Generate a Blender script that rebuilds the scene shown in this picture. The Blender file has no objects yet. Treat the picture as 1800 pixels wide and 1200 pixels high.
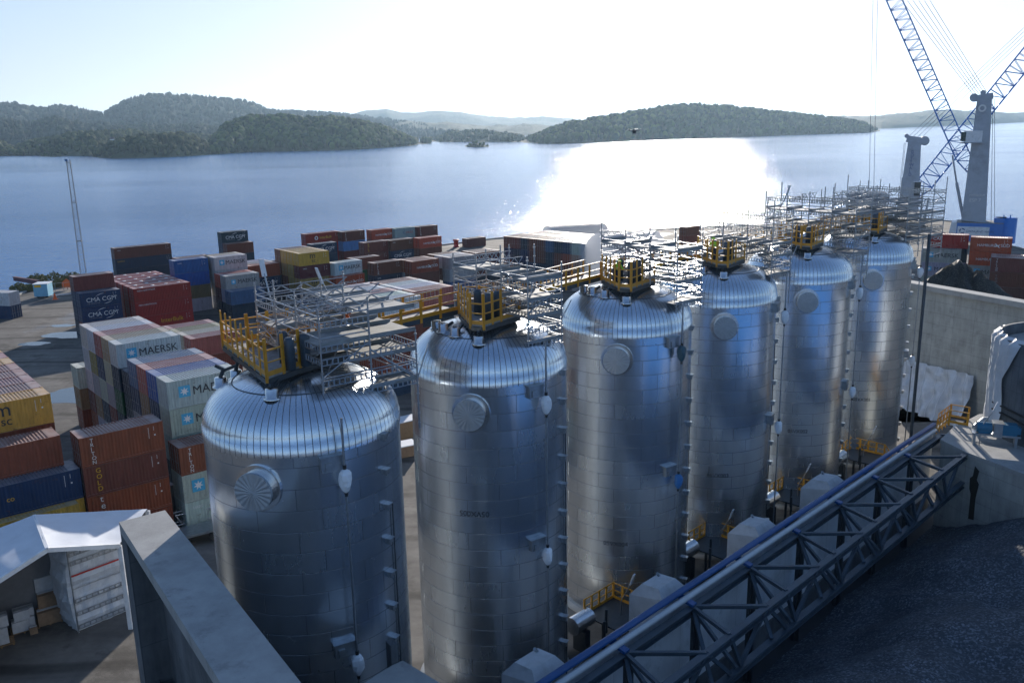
import bpy, math, random
import numpy as np
from mathutils import Vector, Matrix
random.seed(7); np.random.seed(7)
PI = math.pi
sc = bpy.context.scene
# ------------------------------------------------------------------ camera
FPX, PITCH, ROLL, CAMH = 1553.68, 0.238959, -0.0194194, 34.8
_F = Vector((0, math.cos(PITCH), -math.sin(PITCH))); _R = Vector((1, 0, 0)); _U = _R.cross(_F)
RV = math.cos(ROLL)*_R + math.sin(ROLL)*_U
UV_ = -math.sin(ROLL)*_R + math.cos(ROLL)*_U
cam_d = bpy.data.cameras.new('camera'); cam = bpy.data.objects.new('camera', cam_d)
sc.collection.objects.link(cam)
cam.matrix_world = Matrix(((RV.x, UV_.x, -_F.x, 0), (RV.y, UV_.y, -_F.y, 0), (RV.z, UV_.z, -_F.z, CAMH), (0, 0, 0, 1)))
cam_d.sensor_width = 36; cam_d.lens = FPX/1800*36; cam_d.clip_start = 0.5; cam_d.clip_end = 60000
sc.camera = cam

def P(px, py, z=0.0):
    """world point on the horizontal plane at height z, from a position in the 1800x1200 survey photograph"""
    r = _F + RV*((px-900)/FPX) - UV_*((py-600)/FPX)
    t = (z-CAMH)/r.z
    return Vector((r.x*t, r.y*t, z))
def PD(px, py, dist):
    """world point at a given depth"""
    r = _F + RV*((px-900)/FPX) - UV_*((py-600)/FPX)
    return Vector((r.x*dist, r.y*dist, CAMH+r.z*dist))

# ------------------------------------------------------------------ world, sun, exposure
SUN_AZ, SUN_EL = math.radians(9.5), math.radians(14.0)
w = bpy.data.worlds.new('World'); sc.world = w; w.use_nodes = True
nt = w.node_tree; bg = nt.nodes['Background']
sky = nt.nodes.new('ShaderNodeTexSky'); sky.sky_type = 'NISHITA'; sky.sun_disc = False
sky.sun_elevation = SUN_EL; sky.sun_rotation = SUN_AZ
sky.altitude = 30; sky.air_density = 1.0; sky.dust_density = 0.7; sky.ozone_density = 2.5
# sky brightness compressed and tinted: the glow round the sun is softened, the blue of the dome kept
SK, KC = 0.075, 2.1
def vmath(op, x, y):
    n = nt.nodes.new('ShaderNodeVectorMath'); n.operation = op
    for i_, q in enumerate((x, y)):
        if isinstance(q, tuple): n.inputs[i_].default_value = q
        else: nt.links.new(q, n.inputs[i_])
    return n.outputs[0]
v1 = vmath('MULTIPLY', sky.outputs[0], (SK, SK, SK))
den = vmath('ADD', vmath('MULTIPLY', v1, (KC, KC, KC)), (1, 1, 1))
v2 = vmath('DIVIDE', v1, den)
v3 = vmath('MULTIPLY', v2, (.86*1.46/.1, .94*1.46/.1, 1.15*1.46/.1))
nt.links.new(v3, bg.inputs[0]); bg.inputs[1].default_value = 0.10
sd = bpy.data.lights.new('sun', 'SUN'); sd.energy = 3.3; sd.angle = math.radians(0.55); sd.color = (1, 0.92, 0.82)
so = bpy.data.objects.new('sun', sd); sc.collection.objects.link(so)
sdir = Vector((math.sin(SUN_AZ)*math.cos(SUN_EL), math.cos(SUN_AZ)*math.cos(SUN_EL), math.sin(SUN_EL)))
so.rotation_euler = sdir.to_track_quat('Z', 'Y').to_euler(); so.location = (40, 60, 120)
sc.view_settings.view_transform = 'Standard'; sc.view_settings.look = 'None'
sc.view_settings.exposure = 1.18; sc.view_settings.gamma = 1
sc.cycles.max_bounces = 8; sc.cycles.glossy_bounces = 4; sc.cycles.diffuse_bounces = 3
sc.cycles.volume_bounces = 1; sc.cycles.sample_clamp_indirect = 4.0

# ------------------------------------------------------------------ materials
MATS = {}
def nmat(name):
    m = bpy.data.materials.new(name); m.use_nodes = True
    b = m.node_tree.nodes['Principled BSDF']; return m, m.node_tree, b
def mat(name, col, rough=0.6, metal=0.0, var=0.12, scale=2.0, bump=0.0, bscale=None, dirt=None, dirt_amt=0.3, coords='Object', spec=0.5):
    if name in MATS: return MATS[name]
    m, t, b = nmat(name); N = t.nodes.new; L = t.links.new
    tc = N('ShaderNodeTexCoord')
    n1 = N('ShaderNodeTexNoise'); n1.inputs['Scale'].default_value = scale; n1.inputs['Detail'].default_value = 6; n1.inputs['Roughness'].default_value = .62
    L(tc.outputs[coords], n1.inputs['Vector'])
    mx = N('ShaderNodeMix'); mx.data_type = 'RGBA'
    a = [max(0, c*(1-var)) for c in col]; c2 = [min(1, c*(1+var)) for c in col]
    mx.inputs[6].default_value = (*a, 1); mx.inputs[7].default_value = (*c2, 1)
    mr = N('ShaderNodeMapRange'); mr.inputs[1].default_value = .3; mr.inputs[2].default_value = .7
    L(n1.outputs[0], mr.inputs[0]); L(mr.outputs[0], mx.inputs[0]); out = mx.outputs[2]
    if dirt:
        n2 = N('ShaderNodeTexNoise'); n2.inputs['Scale'].default_value = scale*.37; n2.inputs['Detail'].default_value = 8; n2.inputs['Roughness'].default_value = .7
        L(tc.outputs[coords], n2.inputs['Vector'])
        m2 = N('ShaderNodeMapRange'); m2.inputs[1].default_value = .5; m2.inputs[2].default_value = .68; m2.inputs[4].default_value = dirt_amt
        L(n2.outputs[0], m2.inputs[0])
        mx2 = N('ShaderNodeMix'); mx2.data_type = 'RGBA'; mx2.inputs[7].default_value = (*dirt, 1)
        L(m2.outputs[0], mx2.inputs[0]); L(out, mx2.inputs[6]); out = mx2.outputs[2]
    L(out, b.inputs['Base Color'])
    b.inputs['Roughness'].default_value = rough; b.inputs['Metallic'].default_value = metal
    b.inputs['Specular IOR Level'].default_value = spec
    if bump:
        n3 = N('ShaderNodeTexNoise'); n3.inputs['Scale'].default_value = bscale or scale*6; n3.inputs['Detail'].default_value = 5
        L(tc.outputs[coords], n3.inputs['Vector'])
        bp = N('ShaderNodeBump'); bp.inputs['Strength'].default_value = 1; bp.inputs['Distance'].default_value = bump
        L(n3.outputs[0], bp.inputs['Height']); L(bp.outputs[0], b.inputs['Normal'])
    MATS[name] = m; return m

def paint_mat():
    """container paint: the colour is the object's own, with grime, fading and rust"""
    m, t, b = nmat('container_paint'); N = t.nodes.new; L = t.links.new
    oi = N('ShaderNodeObjectInfo'); tc = N('ShaderNodeTexCoord')
    ad = N('ShaderNodeVectorMath'); ad.operation = 'ADD'; cx = N('ShaderNodeCombineXYZ')
    mu = N('ShaderNodeMath'); mu.operation = 'MULTIPLY'; mu.inputs[1].default_value = 97
    L(oi.outputs['Random'], mu.inputs[0]); L(mu.outputs[0], cx.inputs[0]); L(mu.outputs[0], cx.inputs[1])
    L(tc.outputs['Object'], ad.inputs[0]); L(cx.outputs[0], ad.inputs[1])
    st = N('ShaderNodeMapping'); st.inputs['Scale'].default_value = (2.2, 2.2, .35); L(ad.outputs[0], st.inputs[0])
    n1 = N('ShaderNodeTexNoise'); n1.inputs['Scale'].default_value = 1.6; n1.inputs['Detail'].default_value = 7; n1.inputs['Roughness'].default_value = .65
    L(st.outputs[0], n1.inputs['Vector'])
    hs = N('ShaderNodeHueSaturation'); L(oi.outputs['Color'], hs.inputs['Color'])
    mr = N('ShaderNodeMapRange'); mr.inputs[1].default_value = .3; mr.inputs[2].default_value = .72; mr.inputs[3].default_value = .72; mr.inputs[4].default_value = 1.16
    L(n1.outputs[0], mr.inputs[0]); L(mr.outputs[0], hs.inputs['Value'])
    n2 = N('ShaderNodeTexNoise'); n2.inputs['Scale'].default_value = 1.1; n2.inputs['Detail'].default_value = 10; n2.inputs['Roughness'].default_value = .78
    L(ad.outputs[0], n2.inputs['Vector'])
    m2 = N('ShaderNodeMapRange'); m2.inputs[1].default_value = .58; m2.inputs[2].default_value = .66; m2.inputs[4].default_value = .75
    L(n2.outputs[0], m2.inputs[0])
    mx = N('ShaderNodeMix'); mx.data_type = 'RGBA'; mx.inputs[7].default_value = (.13, .055, .028, 1)
    L(m2.outputs[0], mx.inputs[0]); L(hs.outputs[0], mx.inputs[6])
    # dust film on upward faces, paled further to paint in roof glare
    ge = N('ShaderNodeNewGeometry'); sx = N('ShaderNodeSeparateXYZ'); L(ge.outputs['Normal'], sx.inputs[0])
    n4 = N('ShaderNodeTexNoise'); n4.inputs['Scale'].default_value = .8; n4.inputs['Detail'].default_value = 6; L(ad.outputs[0], n4.inputs['Vector'])
    m4 = N('ShaderNodeMapRange'); m4.inputs[1].default_value = .35; m4.inputs[2].default_value = .75; m4.inputs[3].default_value = .25; m4.inputs[4].default_value = .62
    L(n4.outputs[0], m4.inputs[0])
    mm = N('ShaderNodeMath'); mm.operation = 'MULTIPLY'; mm.use_clamp = True
    L(sx.outputs[2], mm.inputs[0]); L(m4.outputs[0], mm.inputs[1])
    mx2 = N('ShaderNodeMix'); mx2.data_type = 'RGBA'; mx2.inputs[7].default_value = (.52, .48, .45, 1)
    L(mm.outputs[0], mx2.inputs[0]); L(mx.outputs[2], mx2.inputs[6])
    L(mx2.outputs[2], b.inputs['Base Color']); b.inputs['Roughness'].default_value = .5; b.inputs['Specular IOR Level'].default_value = .35
    bp = N('ShaderNodeBump'); bp.inputs['Distance'].default_value = .012
    n5 = N('ShaderNodeTexNoise'); n5.inputs['Scale'].default_value = 3; L(ad.outputs[0], n5.inputs['Vector'])
    L(n5.outputs[0], bp.inputs['Height']); L(bp.outputs[0], b.inputs['Normal'])
    return m

def clad_mat(name, dome=False):
    """sheet-metal cladding with courses (shell) or standing seams (dome); uv is in metres"""
    m, t, b = nmat(name); N = t.nodes.new; L = t.links.new
    uv = N('ShaderNodeUVMap'); uv.uv_map = 'uv'; oi = N('ShaderNodeObjectInfo')
    cx = N('ShaderNodeCombineXYZ'); mu = N('ShaderNodeMath'); mu.operation = 'MULTIPLY'; mu.inputs[1].default_value = 53
    L(oi.outputs['Random'], mu.inputs[0]); L(mu.outputs[0], cx.inputs[2])
    ad = N('ShaderNodeVectorMath'); ad.operation = 'ADD'; L(uv.outputs[0], ad.inputs[0]); L(cx.outputs[0], ad.inputs[1])
    br = N('ShaderNodeTexBrick'); L(uv.outputs[0], br.inputs['Vector'])
    br.inputs['Scale'].default_value = 1; br.inputs['Color1'].default_value = (0, 0, 0, 1); br.inputs['Color2'].default_value = (1, 1, 1, 1)
    br.inputs['Mortar'].default_value = (.5, .5, .5, 1); br.inputs['Bias'].default_value = 0
    if dome:
        br.inputs['Brick Width'].default_value = .325; br.inputs['Row Height'].default_value = 50; br.inputs['Mortar Size'].default_value = .02; br.offset = 0
    else:
        br.inputs['Brick Width'].default_value = 2.95; br.inputs['Row Height'].default_value = 1.02; br.inputs['Mortar Size'].default_value = .018; br.offset = .37; br.offset_frequency = 2
    br.inputs['Mortar Smooth'].default_value = .25
    # sheet tone
    mpz = N('ShaderNodeMapping'); mpz.inputs['Scale'].default_value = (1, .22, 1); L(ad.outputs[0], mpz.inputs[0])
    n1 = N('ShaderNodeTexNoise'); n1.inputs['Scale'].default_value = .9; n1.inputs['Detail'].default_value = 7; n1.inputs['Roughness'].default_value = .6
    L(mpz.outputs[0], n1.inputs['Vector'])
    base = N('ShaderNodeMix'); base.data_type = 'RGBA'; base.inputs[6].default_value = (.58, .65, .72, 1); base.inputs[7].default_value = (.80, .85, .89, 1)
    L(n1.outputs[0], base.inputs[0])
    tone = N('ShaderNodeMix'); tone.data_type = 'RGBA'; tone.blend_type = 'MULTIPLY'; tone.inputs[0].default_value = .04
    L(base.outputs[2], tone.inputs[6]); L(br.outputs['Color'], tone.inputs[7])
    seam = N('ShaderNodeMix'); seam.data_type = 'RGBA'; seam.inputs[7].default_value = (.16, .17, .19, 1) if dome else (.27, .29, .32, 1)
    L(br.outputs['Fac'], seam.inputs[0]); L(tone.outputs[2], seam.inputs[6])
    # scuffs / protective film residue
    n2 = N('ShaderNodeTexNoise'); n2.inputs['Scale'].default_value = 1.3; n2.inputs['Detail'].default_value = 12; n2.inputs['Roughness'].default_value = .75
    n2.inputs['Distortion'].default_value = .6
    L(ad.outputs[0], n2.inputs['Vector'])
    m2 = N('ShaderNodeMapRange'); m2.inputs[1].default_value = .665; m2.inputs[2].default_value = .70; m2.inputs[4].default_value = .55
    L(n2.outputs[0], m2.inputs[0])
    sc2 = N('ShaderNodeMix'); sc2.data_type = 'RGBA'; sc2.inputs[7].default_value = (.30, .31, .33, 1)
    L(m2.outputs[0], sc2.inputs[0]); L(seam.outputs[2], sc2.inputs[6])
    L(sc2.outputs[2], b.inputs['Base Color']); b.inputs['Metallic'].default_value = .94
    # roughness varies per sheet
    mr = N('ShaderNodeMapRange'); mr.inputs[3].default_value = .21; mr.inputs[4].default_value = .30
    sm = N('ShaderNodeMath'); sm.operation = 'ADD'; hl = N('ShaderNodeMath'); hl.operation = 'MULTIPLY'; hl.inputs[1].default_value = .5
    sc_ = N('ShaderNodeSeparateColor'); L(br.outputs['Color'], sc_.inputs[0])
    L(sc_.outputs[0], sm.inputs[0]); L(n1.outputs[0], sm.inputs[1]); L(sm.outputs[0], hl.inputs[0]); L(hl.outputs[0], mr.inputs[0])
    rs = N('ShaderNodeMath'); rs.operation = 'ADD'; rs2 = N('ShaderNodeMath'); rs2.operation = 'MULTIPLY'; rs2.inputs[1].default_value = .35
    L(m2.outputs[0], rs2.inputs[0]); L(rs2.outputs[0], rs.inputs[0]); L(mr.outputs[0], rs.inputs[1]); L(rs.outputs[0], b.inputs['Roughness'])
    tg = N('ShaderNodeTangent'); tg.direction_type = 'RADIAL'; tg.axis = 'Z'; L(tg.outputs[0], b.inputs['Tangent']); b.inputs['Anisotropic'].default_value = .65 if not dome else .3
    # bump: seams + oil-canning + per-sheet tilt
    n3 = N('ShaderNodeTexNoise'); n3.inputs['Scale'].default_value = .8 if not dome else 1.6; n3.inputs['Detail'].default_value = 3
    mp3 = N('ShaderNodeMapping'); mp3.inputs['Scale'].default_value = (1, .10 if not dome else 1, 1); L(ad.outputs[0], mp3.inputs[0]); L(mp3.outputs[0], n3.inputs['Vector'])
    b1 = N('ShaderNodeBump'); b1.inputs['Distance'].default_value = .06 if not dome else .02; b1.inputs['Strength'].default_value = .8
    L(n3.outputs[0], b1.inputs['Height'])
    b2 = N('ShaderNodeBump'); b2.inputs['Distance'].default_value = .02 if not dome else .03; b2.inputs['Strength'].default_value = .7
    L(br.outputs['Fac'], b2.inputs['Height']); L(b1.outputs[0], b2.inputs['Normal']); b2.invert = True
    wn = N('ShaderNodeTexWhiteNoise'); wn.noise_dimensions = '4D'; L(br.outputs['Color'], wn.inputs['Vector']); L(mu.outputs[0], wn.inputs['W'])
    sb = N('ShaderNodeVectorMath'); sb.operation = 'SUBTRACT'; sb.inputs[1].default_value = (.5, .5, .5); L(wn.outputs['Color'], sb.inputs[0])
    sl = N('ShaderNodeVectorMath'); sl.operation = 'SCALE'; sl.inputs['Scale'].default_value = .016 if not dome else .008; L(sb.outputs[0], sl.inputs[0])
    an = N('ShaderNodeVectorMath'); an.operation = 'ADD'; L(b2.outputs[0], an.inputs[0]); L(sl.outputs[0], an.inputs[1])
    nn = N('ShaderNodeVectorMath'); nn.operation = 'NORMALIZE'; L(an.outputs[0], nn.inputs[0]); L(nn.outputs[0], b.inputs['Normal'])
    return m

def concrete(name, col, panel=(2.7, 1.35), streak=.35, axes='XZ'):
    m, t, b = nmat(name); N = t.nodes.new; L = t.links.new
    tc = N('ShaderNodeTexCoord')
    mp = N('ShaderNodeMapping'); mp.inputs['Scale'].default_value = (1.2, 1.2, .25); L(tc.outputs['Object'], mp.inputs[0])
    n1 = N('ShaderNodeTexNoise'); n1.inputs['Scale'].default_value = .9; n1.inputs['Detail'].default_value = 9; n1.inputs['Roughness'].default_value = .66; L(mp.outputs[0], n1.inputs['Vector'])
    n2 = N('ShaderNodeTexNoise'); n2.inputs['Scale'].default_value = .45; n2.inputs['Detail'].default_value = 6; L(tc.outputs['Object'], n2.inputs['Vector'])
    mx = N('ShaderNodeMix'); mx.data_type = 'RGBA'; mx.inputs[6].default_value = (*[c*(1-streak) for c in col], 1); mx.inputs[7].default_value = (*[min(1, c*(1+.5*streak)) for c in col], 1)
    av = N('ShaderNodeMath'); av.operation = 'ADD'; L(n1.outputs[0], av.inputs[0]); L(n2.outputs[0], av.inputs[1])
    mr = N('ShaderNodeMapRange'); mr.inputs[1].default_value = .7; mr.inputs[2].default_value = 1.25; L(av.outputs[0], mr.inputs[0]); L(mr.outputs[0], mx.inputs[0])
    out = mx.outputs[2]
    if panel:
        uvn = N('ShaderNodeUVMap'); uvn.uv_map = 'uv'
        br = N('ShaderNodeTexBrick'); L(uvn.outputs[0], br.inputs['Vector']); br.offset = 0
        br.inputs['Scale'].default_value = 1; br.inputs['Brick Width'].default_value = panel[0]; br.inputs['Row Height'].default_value = panel[1]
        br.inputs['Mortar Size'].default_value = .02; br.inputs['Mortar Smooth'].default_value = .3
        br.inputs['Color1'].default_value = (.86, .86, .86, 1); br.inputs['Color2'].default_value = (1, 1, 1, 1); br.inputs['Mortar'].default_value = (.55, .55, .55, 1)
        m2 = N('ShaderNodeMix'); m2.data_type = 'RGBA'; m2.blend_type = 'MULTIPLY'; m2.inputs[0].default_value = .8
        L(out, m2.inputs[6]); L(br.outputs['Color'], m2.inputs[7]); out = m2.outputs[2]
    n5 = N('ShaderNodeTexNoise'); n5.inputs['Scale'].default_value = .8; n5.inputs['Detail'].default_value = 10; n5.inputs['Roughness'].default_value = .75; L(tc.outputs['Object'], n5.inputs['Vector'])
    m5 = N('ShaderNodeMapRange'); m5.inputs[1].default_value = .55; m5.inputs[2].default_value = .66; m5.inputs[4].default_value = .45; L(n5.outputs[0], m5.inputs[0])
    x5 = N('ShaderNodeMix'); x5.data_type = 'RGBA'; x5.inputs[7].default_value = (*[c*.42 for c in col], 1); L(m5.outputs[0], x5.inputs[0]); L(out, x5.inputs[6]); out = x5.outputs[2]
    L(out, b.inputs['Base Color']); b.inputs['Roughness'].default_value = .82; b.inputs['Specular IOR Level'].default_value = .3
    n3 = N('ShaderNodeTexNoise'); n3.inputs['Scale'].default_value = 14; n3.inputs['Detail'].default_value = 5; L(tc.outputs['Object'], n3.inputs['Vector'])
    bp = N('ShaderNodeBump'); bp.inputs['Distance'].default_value = .008; L(n3.outputs[0], bp.inputs['Height']); L(bp.outputs[0], b.inputs['Normal'])
    return m

PAINT = paint_mat(); SHELL = clad_mat('cladding_courses'); DOMEM = clad_mat('cladding_seams', True)
GALV = mat('galvanised_steel', (.36, .39, .42), .38, .85, .2, 3)
ALU = mat('aluminium_tube', (.38, .40, .43), .38, .95, .1, 3)
STUB = mat('bright_steel', (.72, .72, .72), .25, 1.0, .08, 3, bump=.01, bscale=5)
YEL = mat('yellow_paint', (.62, .29, .022), .42, 0, .12, 2, dirt=(.25, .12, .03), dirt_amt=.35)
DECK = mat('plank_deck', (.26, .27, .27), .75, .1, .25, 4, dirt=(.16, .13, .10), dirt_amt=.5)
DARK = mat('dark_steel', (.045, .055, .062), .45, .3, .2, 2)
GREYB = mat('blue_grey_steel', (.05, .075, .10), .45, .2, .2, 1.2, dirt=(.05, .05, .05), dirt_amt=.4)
TARP = mat('white_tarp', (.56, .59, .63), .55, 0, .10, 1.2, bump=.025, bscale=1.6)
TENTR = mat('tent_sheet', (.58, .61, .66), .5, 0, .06, .8, bump=.008, bscale=1.2, dirt=(.4, .42, .45), dirt_amt=.5)
def cloth_mat():
    m, t, b = nmat('translucent_cover'); N = t.nodes.new; L = t.links.new; b.inputs['Base Color'].default_value = (.7, .72, .74, 1); b.inputs['Roughness'].default_value = .6
    tr = N('ShaderNodeBsdfTranslucent'); tr.inputs[0].default_value = (.75, .76, .78, 1); mx = N('ShaderNodeMixShader'); mx.inputs[0].default_value = .75
    L(b.outputs[0], mx.inputs[1]); L(tr.outputs[0], mx.inputs[2]); L(mx.outputs[0], t.nodes['Material Output'].inputs['Surface']); return m
COVERM = cloth_mat()
BAG = mat('white_bag', (.78, .80, .83), .45, 0, .05, 3, bump=.02, bscale=6)
BLUEP = mat('blue_pipe', (.004, .06, .20), .35, 0, .15, 1)
LPIPE = mat('pale_pipe', (.42, .45, .47), .4, .3, .12, 1)
COVER = mat('dull_aluminium', (.42, .45, .48), .58, .85, .1, 3)
BLACK = mat('black_rubber', (.015, .016, .018), .6)
BLUES = mat('blue_sheet', (.03, .16, .40), .5, 0, .15, 2)
WHITEP = mat('white_paint', (.72, .73, .74), .5, 0, .08, 2, dirt=(.35, .33, .3), dirt_amt=.4)
ORANGE = mat('orange_paint', (.75, .13, .02), .5)
REDP = mat('red_paint', (.45, .03, .025), .5)
CRBLUE = mat('crane_blue', (.025, .17, .52), .4, 0, .1, 1)
CRGREY = mat('crane_grey', (.36, .39, .44), .45, 0, .1, .6, dirt=(.14, .14, .14), dirt_amt=.4)
GLASS = mat('tinted_glass', (.03, .06, .06), .08, 0, .1)
CONC = concrete('concrete_panels', (.42, .42, .39)); CONCP = concrete('concrete_plain', (.36, .36, .35), None, .22)
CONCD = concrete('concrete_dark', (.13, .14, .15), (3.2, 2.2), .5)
WOOD = mat('pallet_wood', (.30, .19, .10), .8, 0, .25, 5)
CARD = mat('cardboard', (.28, .18, .11), .85, 0, .2, 3)
BOXW = mat('white_carton', (.55, .56, .58), .7, 0, .12, 3)
TEXTW = mat('white_lettering', (.72, .72, .70), .5, 0, .08, 6); TEXTD = mat('dark_lettering', (.02, .025, .035), .5, 0, .1, 6)
TEXTY = mat('yellow_lettering', (.70, .40, .02), .5, 0, .08, 6); STAR = mat('sky_blue_panel', (.06, .38, .60), .5, 0, .08, 4)
TEXTB = mat('blue_lettering', (.02, .06, .2), .5); TEXTR = mat('red_lettering', (.5, .03, .03), .5); TEXTG = mat('grey_lettering', (.28, .29, .3), .6)

# ------------------------------------------------------------------ mesh builder and object helpers
class MB:
    def __init__(s): s.v = []; s.f = []; s.sm = []; s.uv = []
    def add(s, vs, fs, smooth=False, uvs=None):
        o = len(s.v); s.v += [tuple(v) for v in vs]
        for k, f in enumerate(fs):
            s.f.append([i+o for i in f]); s.sm.append(smooth); s.uv.append(uvs[k] if uvs else None)
        return s
    def box(s, c, d, rz=0.0, M=None):
        hx, hy, hz = d[0]/2, d[1]/2, d[2]/2; cs, sn = math.cos(rz), math.sin(rz); vs = []
        for z in (-hz, hz):
            for x, y in ((-hx, -hy), (hx, -hy), (hx, hy), (-hx, hy)):
                if M is not None: q = M @ Vector((x, y, z)); vs.append((c[0]+q.x, c[1]+q.y, c[2]+q.z))
                else: vs.append((c[0]+x*cs-y*sn, c[1]+x*sn+y*cs, c[2]+z))
        return s.add(vs, [(3, 2, 1, 0), (4, 5, 6, 7), (0, 1, 5, 4), (1, 2, 6, 5), (2, 3, 7, 6), (3, 0, 4, 7)])
    def bar(s, a, b, wd, ht, up=Vector((0, 0, 1))):
        a = Vector(a); b = Vector(b); d = b-a; L = d.length
        if L < 1e-6: return s
        d.normalize(); u = up
        if abs(d.dot(u)) > .98: u = Vector((1, 0, 0)) if up.z > .5 else Vector((0, 0, 1))
        x = d.cross(u).normalized(); y = x.cross(d).normalized()
        M = Matrix((x, d, y)).transposed()
        return s.box((a+b)/2, (wd, L, ht), M=M)
    def tube(s, a, b, r, n=6, r2=None, caps=True):
        a = Vector(a); b = Vector(b); d = (b-a)
        if d.length < 1e-6: return s
        d.normalize(); u = Vector((0, 0, 1)) if abs(d.z) < .95 else Vector((1, 0, 0))
        x = d.cross(u).normalized(); y = x.cross(d).normalized(); r2 = r if r2 is None else r2
        vs = []
        for p, rr in ((a, r), (b, r2)):
            for k in range(n):
                t = 2*PI*k/n; vs.append(p+x*(rr*math.cos(t))+y*(rr*math.sin(t)))
        fs = [(k, (k+1) % n, n+(k+1) % n, n+k) for k in range(n)]
        s.add(vs, fs, n >= 6)
        if caps: s.add(vs[:n], [tuple(range(n))[::-1]]); s.add(vs[n:], [tuple(range(n))])
        return s
    def path(s, pts, r, n=6):
        for a, b in zip(pts[:-1], pts[1:]): s.tube(a, b, r, n)
        return s
    def lathe(s, prof, n=32, c=(0, 0, 0), smooth=True, close=False):
        vs = []; fs = []
        for r, z in prof:
            for k in range(n): t = 2*PI*k/n; vs.append((c[0]+r*math.cos(t), c[1]+r*math.sin(t), c[2]+z))
        for j in range(len(prof)-1):
            for k in range(n): fs.append((j*n+k, j*n+(k+1) % n, (j+1)*n+(k+1) % n, (j+1)*n+k))
        s.add(vs, fs, smooth)
        if close: s.add(vs[:n], [tuple(range(n))[::-1]]); s.add(vs[-n:], [tuple(range(n))])
        return s
    def prism(s, poly, z0, z1):
        n = len(poly); vs = [(x, y, z0) for x, y in poly]+[(x, y, z1) for x, y in poly]
        fs = [tuple(range(n))[::-1], tuple(range(n, 2*n))]+[(k, (k+1) % n, n+(k+1) % n, n+k) for k in range(n)]
        return s.add(vs, fs)
    def quad(s, a, b, c, d): return s.add([a, b, c, d], [(0, 1, 2, 3)])
    def mesh(s, name, m, o=(0, 0, 0), boxuv=False):
        me = bpy.data.meshes.new(name)
        o = Vector(o); vs = [(v[0]-o.x, v[1]-o.y, v[2]-o.z) for v in s.v]
        me.from_pydata(vs, [], s.f); me.materials.append(m)
        me.polygons.foreach_set('use_smooth', s.sm)
        if boxuv or any(u is not None for u in s.uv):
            ul = me.uv_layers.new(name='uv')
            for p, u in zip(me.polygons, s.uv):
                nr = p.normal
                for k, li in enumerate(p.loop_indices):
                    if u is not None: ul.data[li].uv = u[k]
                    else:
                        v = me.vertices[me.loops[li].vertex_index].co
                        if abs(nr.z) > .7: ul.data[li].uv = (v.x, v.y)
                        else:
                            tx = Vector((-nr.y, nr.x, 0)).normalized(); ul.data[li].uv = (v.dot(tx), v.z)
        me.update(); return me
    def build(s, name, m, parent=None, o=(0, 0, 0), boxuv=False):
        return link(name, s.mesh(name, m, o, boxuv), parent)
def link(name, me, parent=None):
    ob = bpy.data.objects.new(name, me); sc.collection.objects.link(ob)
    if parent is not None: ob.parent = parent
    return ob
def tag(o, label=None, cat=None, group=None, kind=None):
    if label: o['label'] = label
    if cat: o['category'] = cat
    if group: o['group'] = group
    if kind: o['kind'] = kind
    return o
def thing(name, label, cat, loc=(0, 0, 0), rz=0.0, group=None):
    o = bpy.data.objects.new(name, None); sc.collection.objects.link(o); o.empty_display_size = .3
    o.location = loc; o.rotation_euler = (0, 0, rz); return tag(o, label, cat, group)
def dup(root, loc, rz, label):
    r = root.copy(); sc.collection.objects.link(r); r.location = loc; r.rotation_euler = (0, 0, rz); r['label'] = label
    for ch in list(root.children):
        c = ch.copy(); sc.collection.objects.link(c); c.parent = r
        for g in ch.children:
            d = g.copy(); sc.collection.objects.link(d); d.parent = c
    return r
_TX = {}
def text_mesh(s, size, m, bold=0.0, spacing=1.0, ext=.006):
    k = (s, size, m.name, bold)
    if k in _TX: return _TX[k]
    cu = bpy.data.curves.new('t', 'FONT'); cu.body = s; cu.size = size; cu.extrude = ext; cu.offset = 0.0
    cu.space_character = spacing; cu.align_x = 'LEFT'; cu.resolution_u = 3
    ob = bpy.data.objects.new('t', cu); sc.collection.objects.link(ob)
    dg = bpy.context.evaluated_depsgraph_get(); me = bpy.data.meshes.new_from_object(ob.evaluated_get(dg))
    bpy.data.objects.remove(ob); me.materials.clear(); me.materials.append(m)
    _TX[k] = me; return me

# ------------------------------------------------------------------ ground and sea
SEA = -2.6
quay = [(-900, -260), (-420, 60), (-230, 150), (-128, 186)] + [tuple(P(x, y)[:2]) for x, y in ((8, 531), (60, 506), (130, 493))] + \
       [(-20, 268), (-5, 281), (29, 293), (146, 316), (158, 292)] + [tuple(P(x, y)[:2]) for x, y in ((1655, 418), (1700, 424), (1780, 434), (1850, 450))] + [(330, 190), (600, 60), (900, -260)]
m, t, b = nmat('yard_asphalt'); N = t.nodes.new; L = t.links.new
tc = N('ShaderNodeTexCoord')
def _noise(sc_, det=6, ro=.6, src=None):
    n = N('ShaderNodeTexNoise'); n.inputs['Scale'].default_value = sc_; n.inputs['Detail'].default_value = det; n.inputs['Roughness'].default_value = ro
    L(src if src is not None else tc.outputs['Object'], n.inputs['Vector']); return n
n1 = _noise(.05, 8, .65); n2 = _noise(.9, 8, .7)
mp = N('ShaderNodeMapping'); mp.inputs['Rotation'].default_value = (0, 0, math.radians(-38)); mp.inputs['Scale'].default_value = (.05, .5, 1); L(tc.outputs['Object'], mp.inputs[0])
n3 = _noise(1, 6, .6, mp.outputs[0])
r1 = N('ShaderNodeValToRGB'); L(n1.outputs[0], r1.inputs[0])
r1.color_ramp.elements[0].position = .32; r1.color_ramp.elements[0].color = (.095, .088, .08, 1)
r1.color_ramp.elements[1].position = .68; r1.color_ramp.elements[1].color = (.23, .21, .185, 1)
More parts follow.
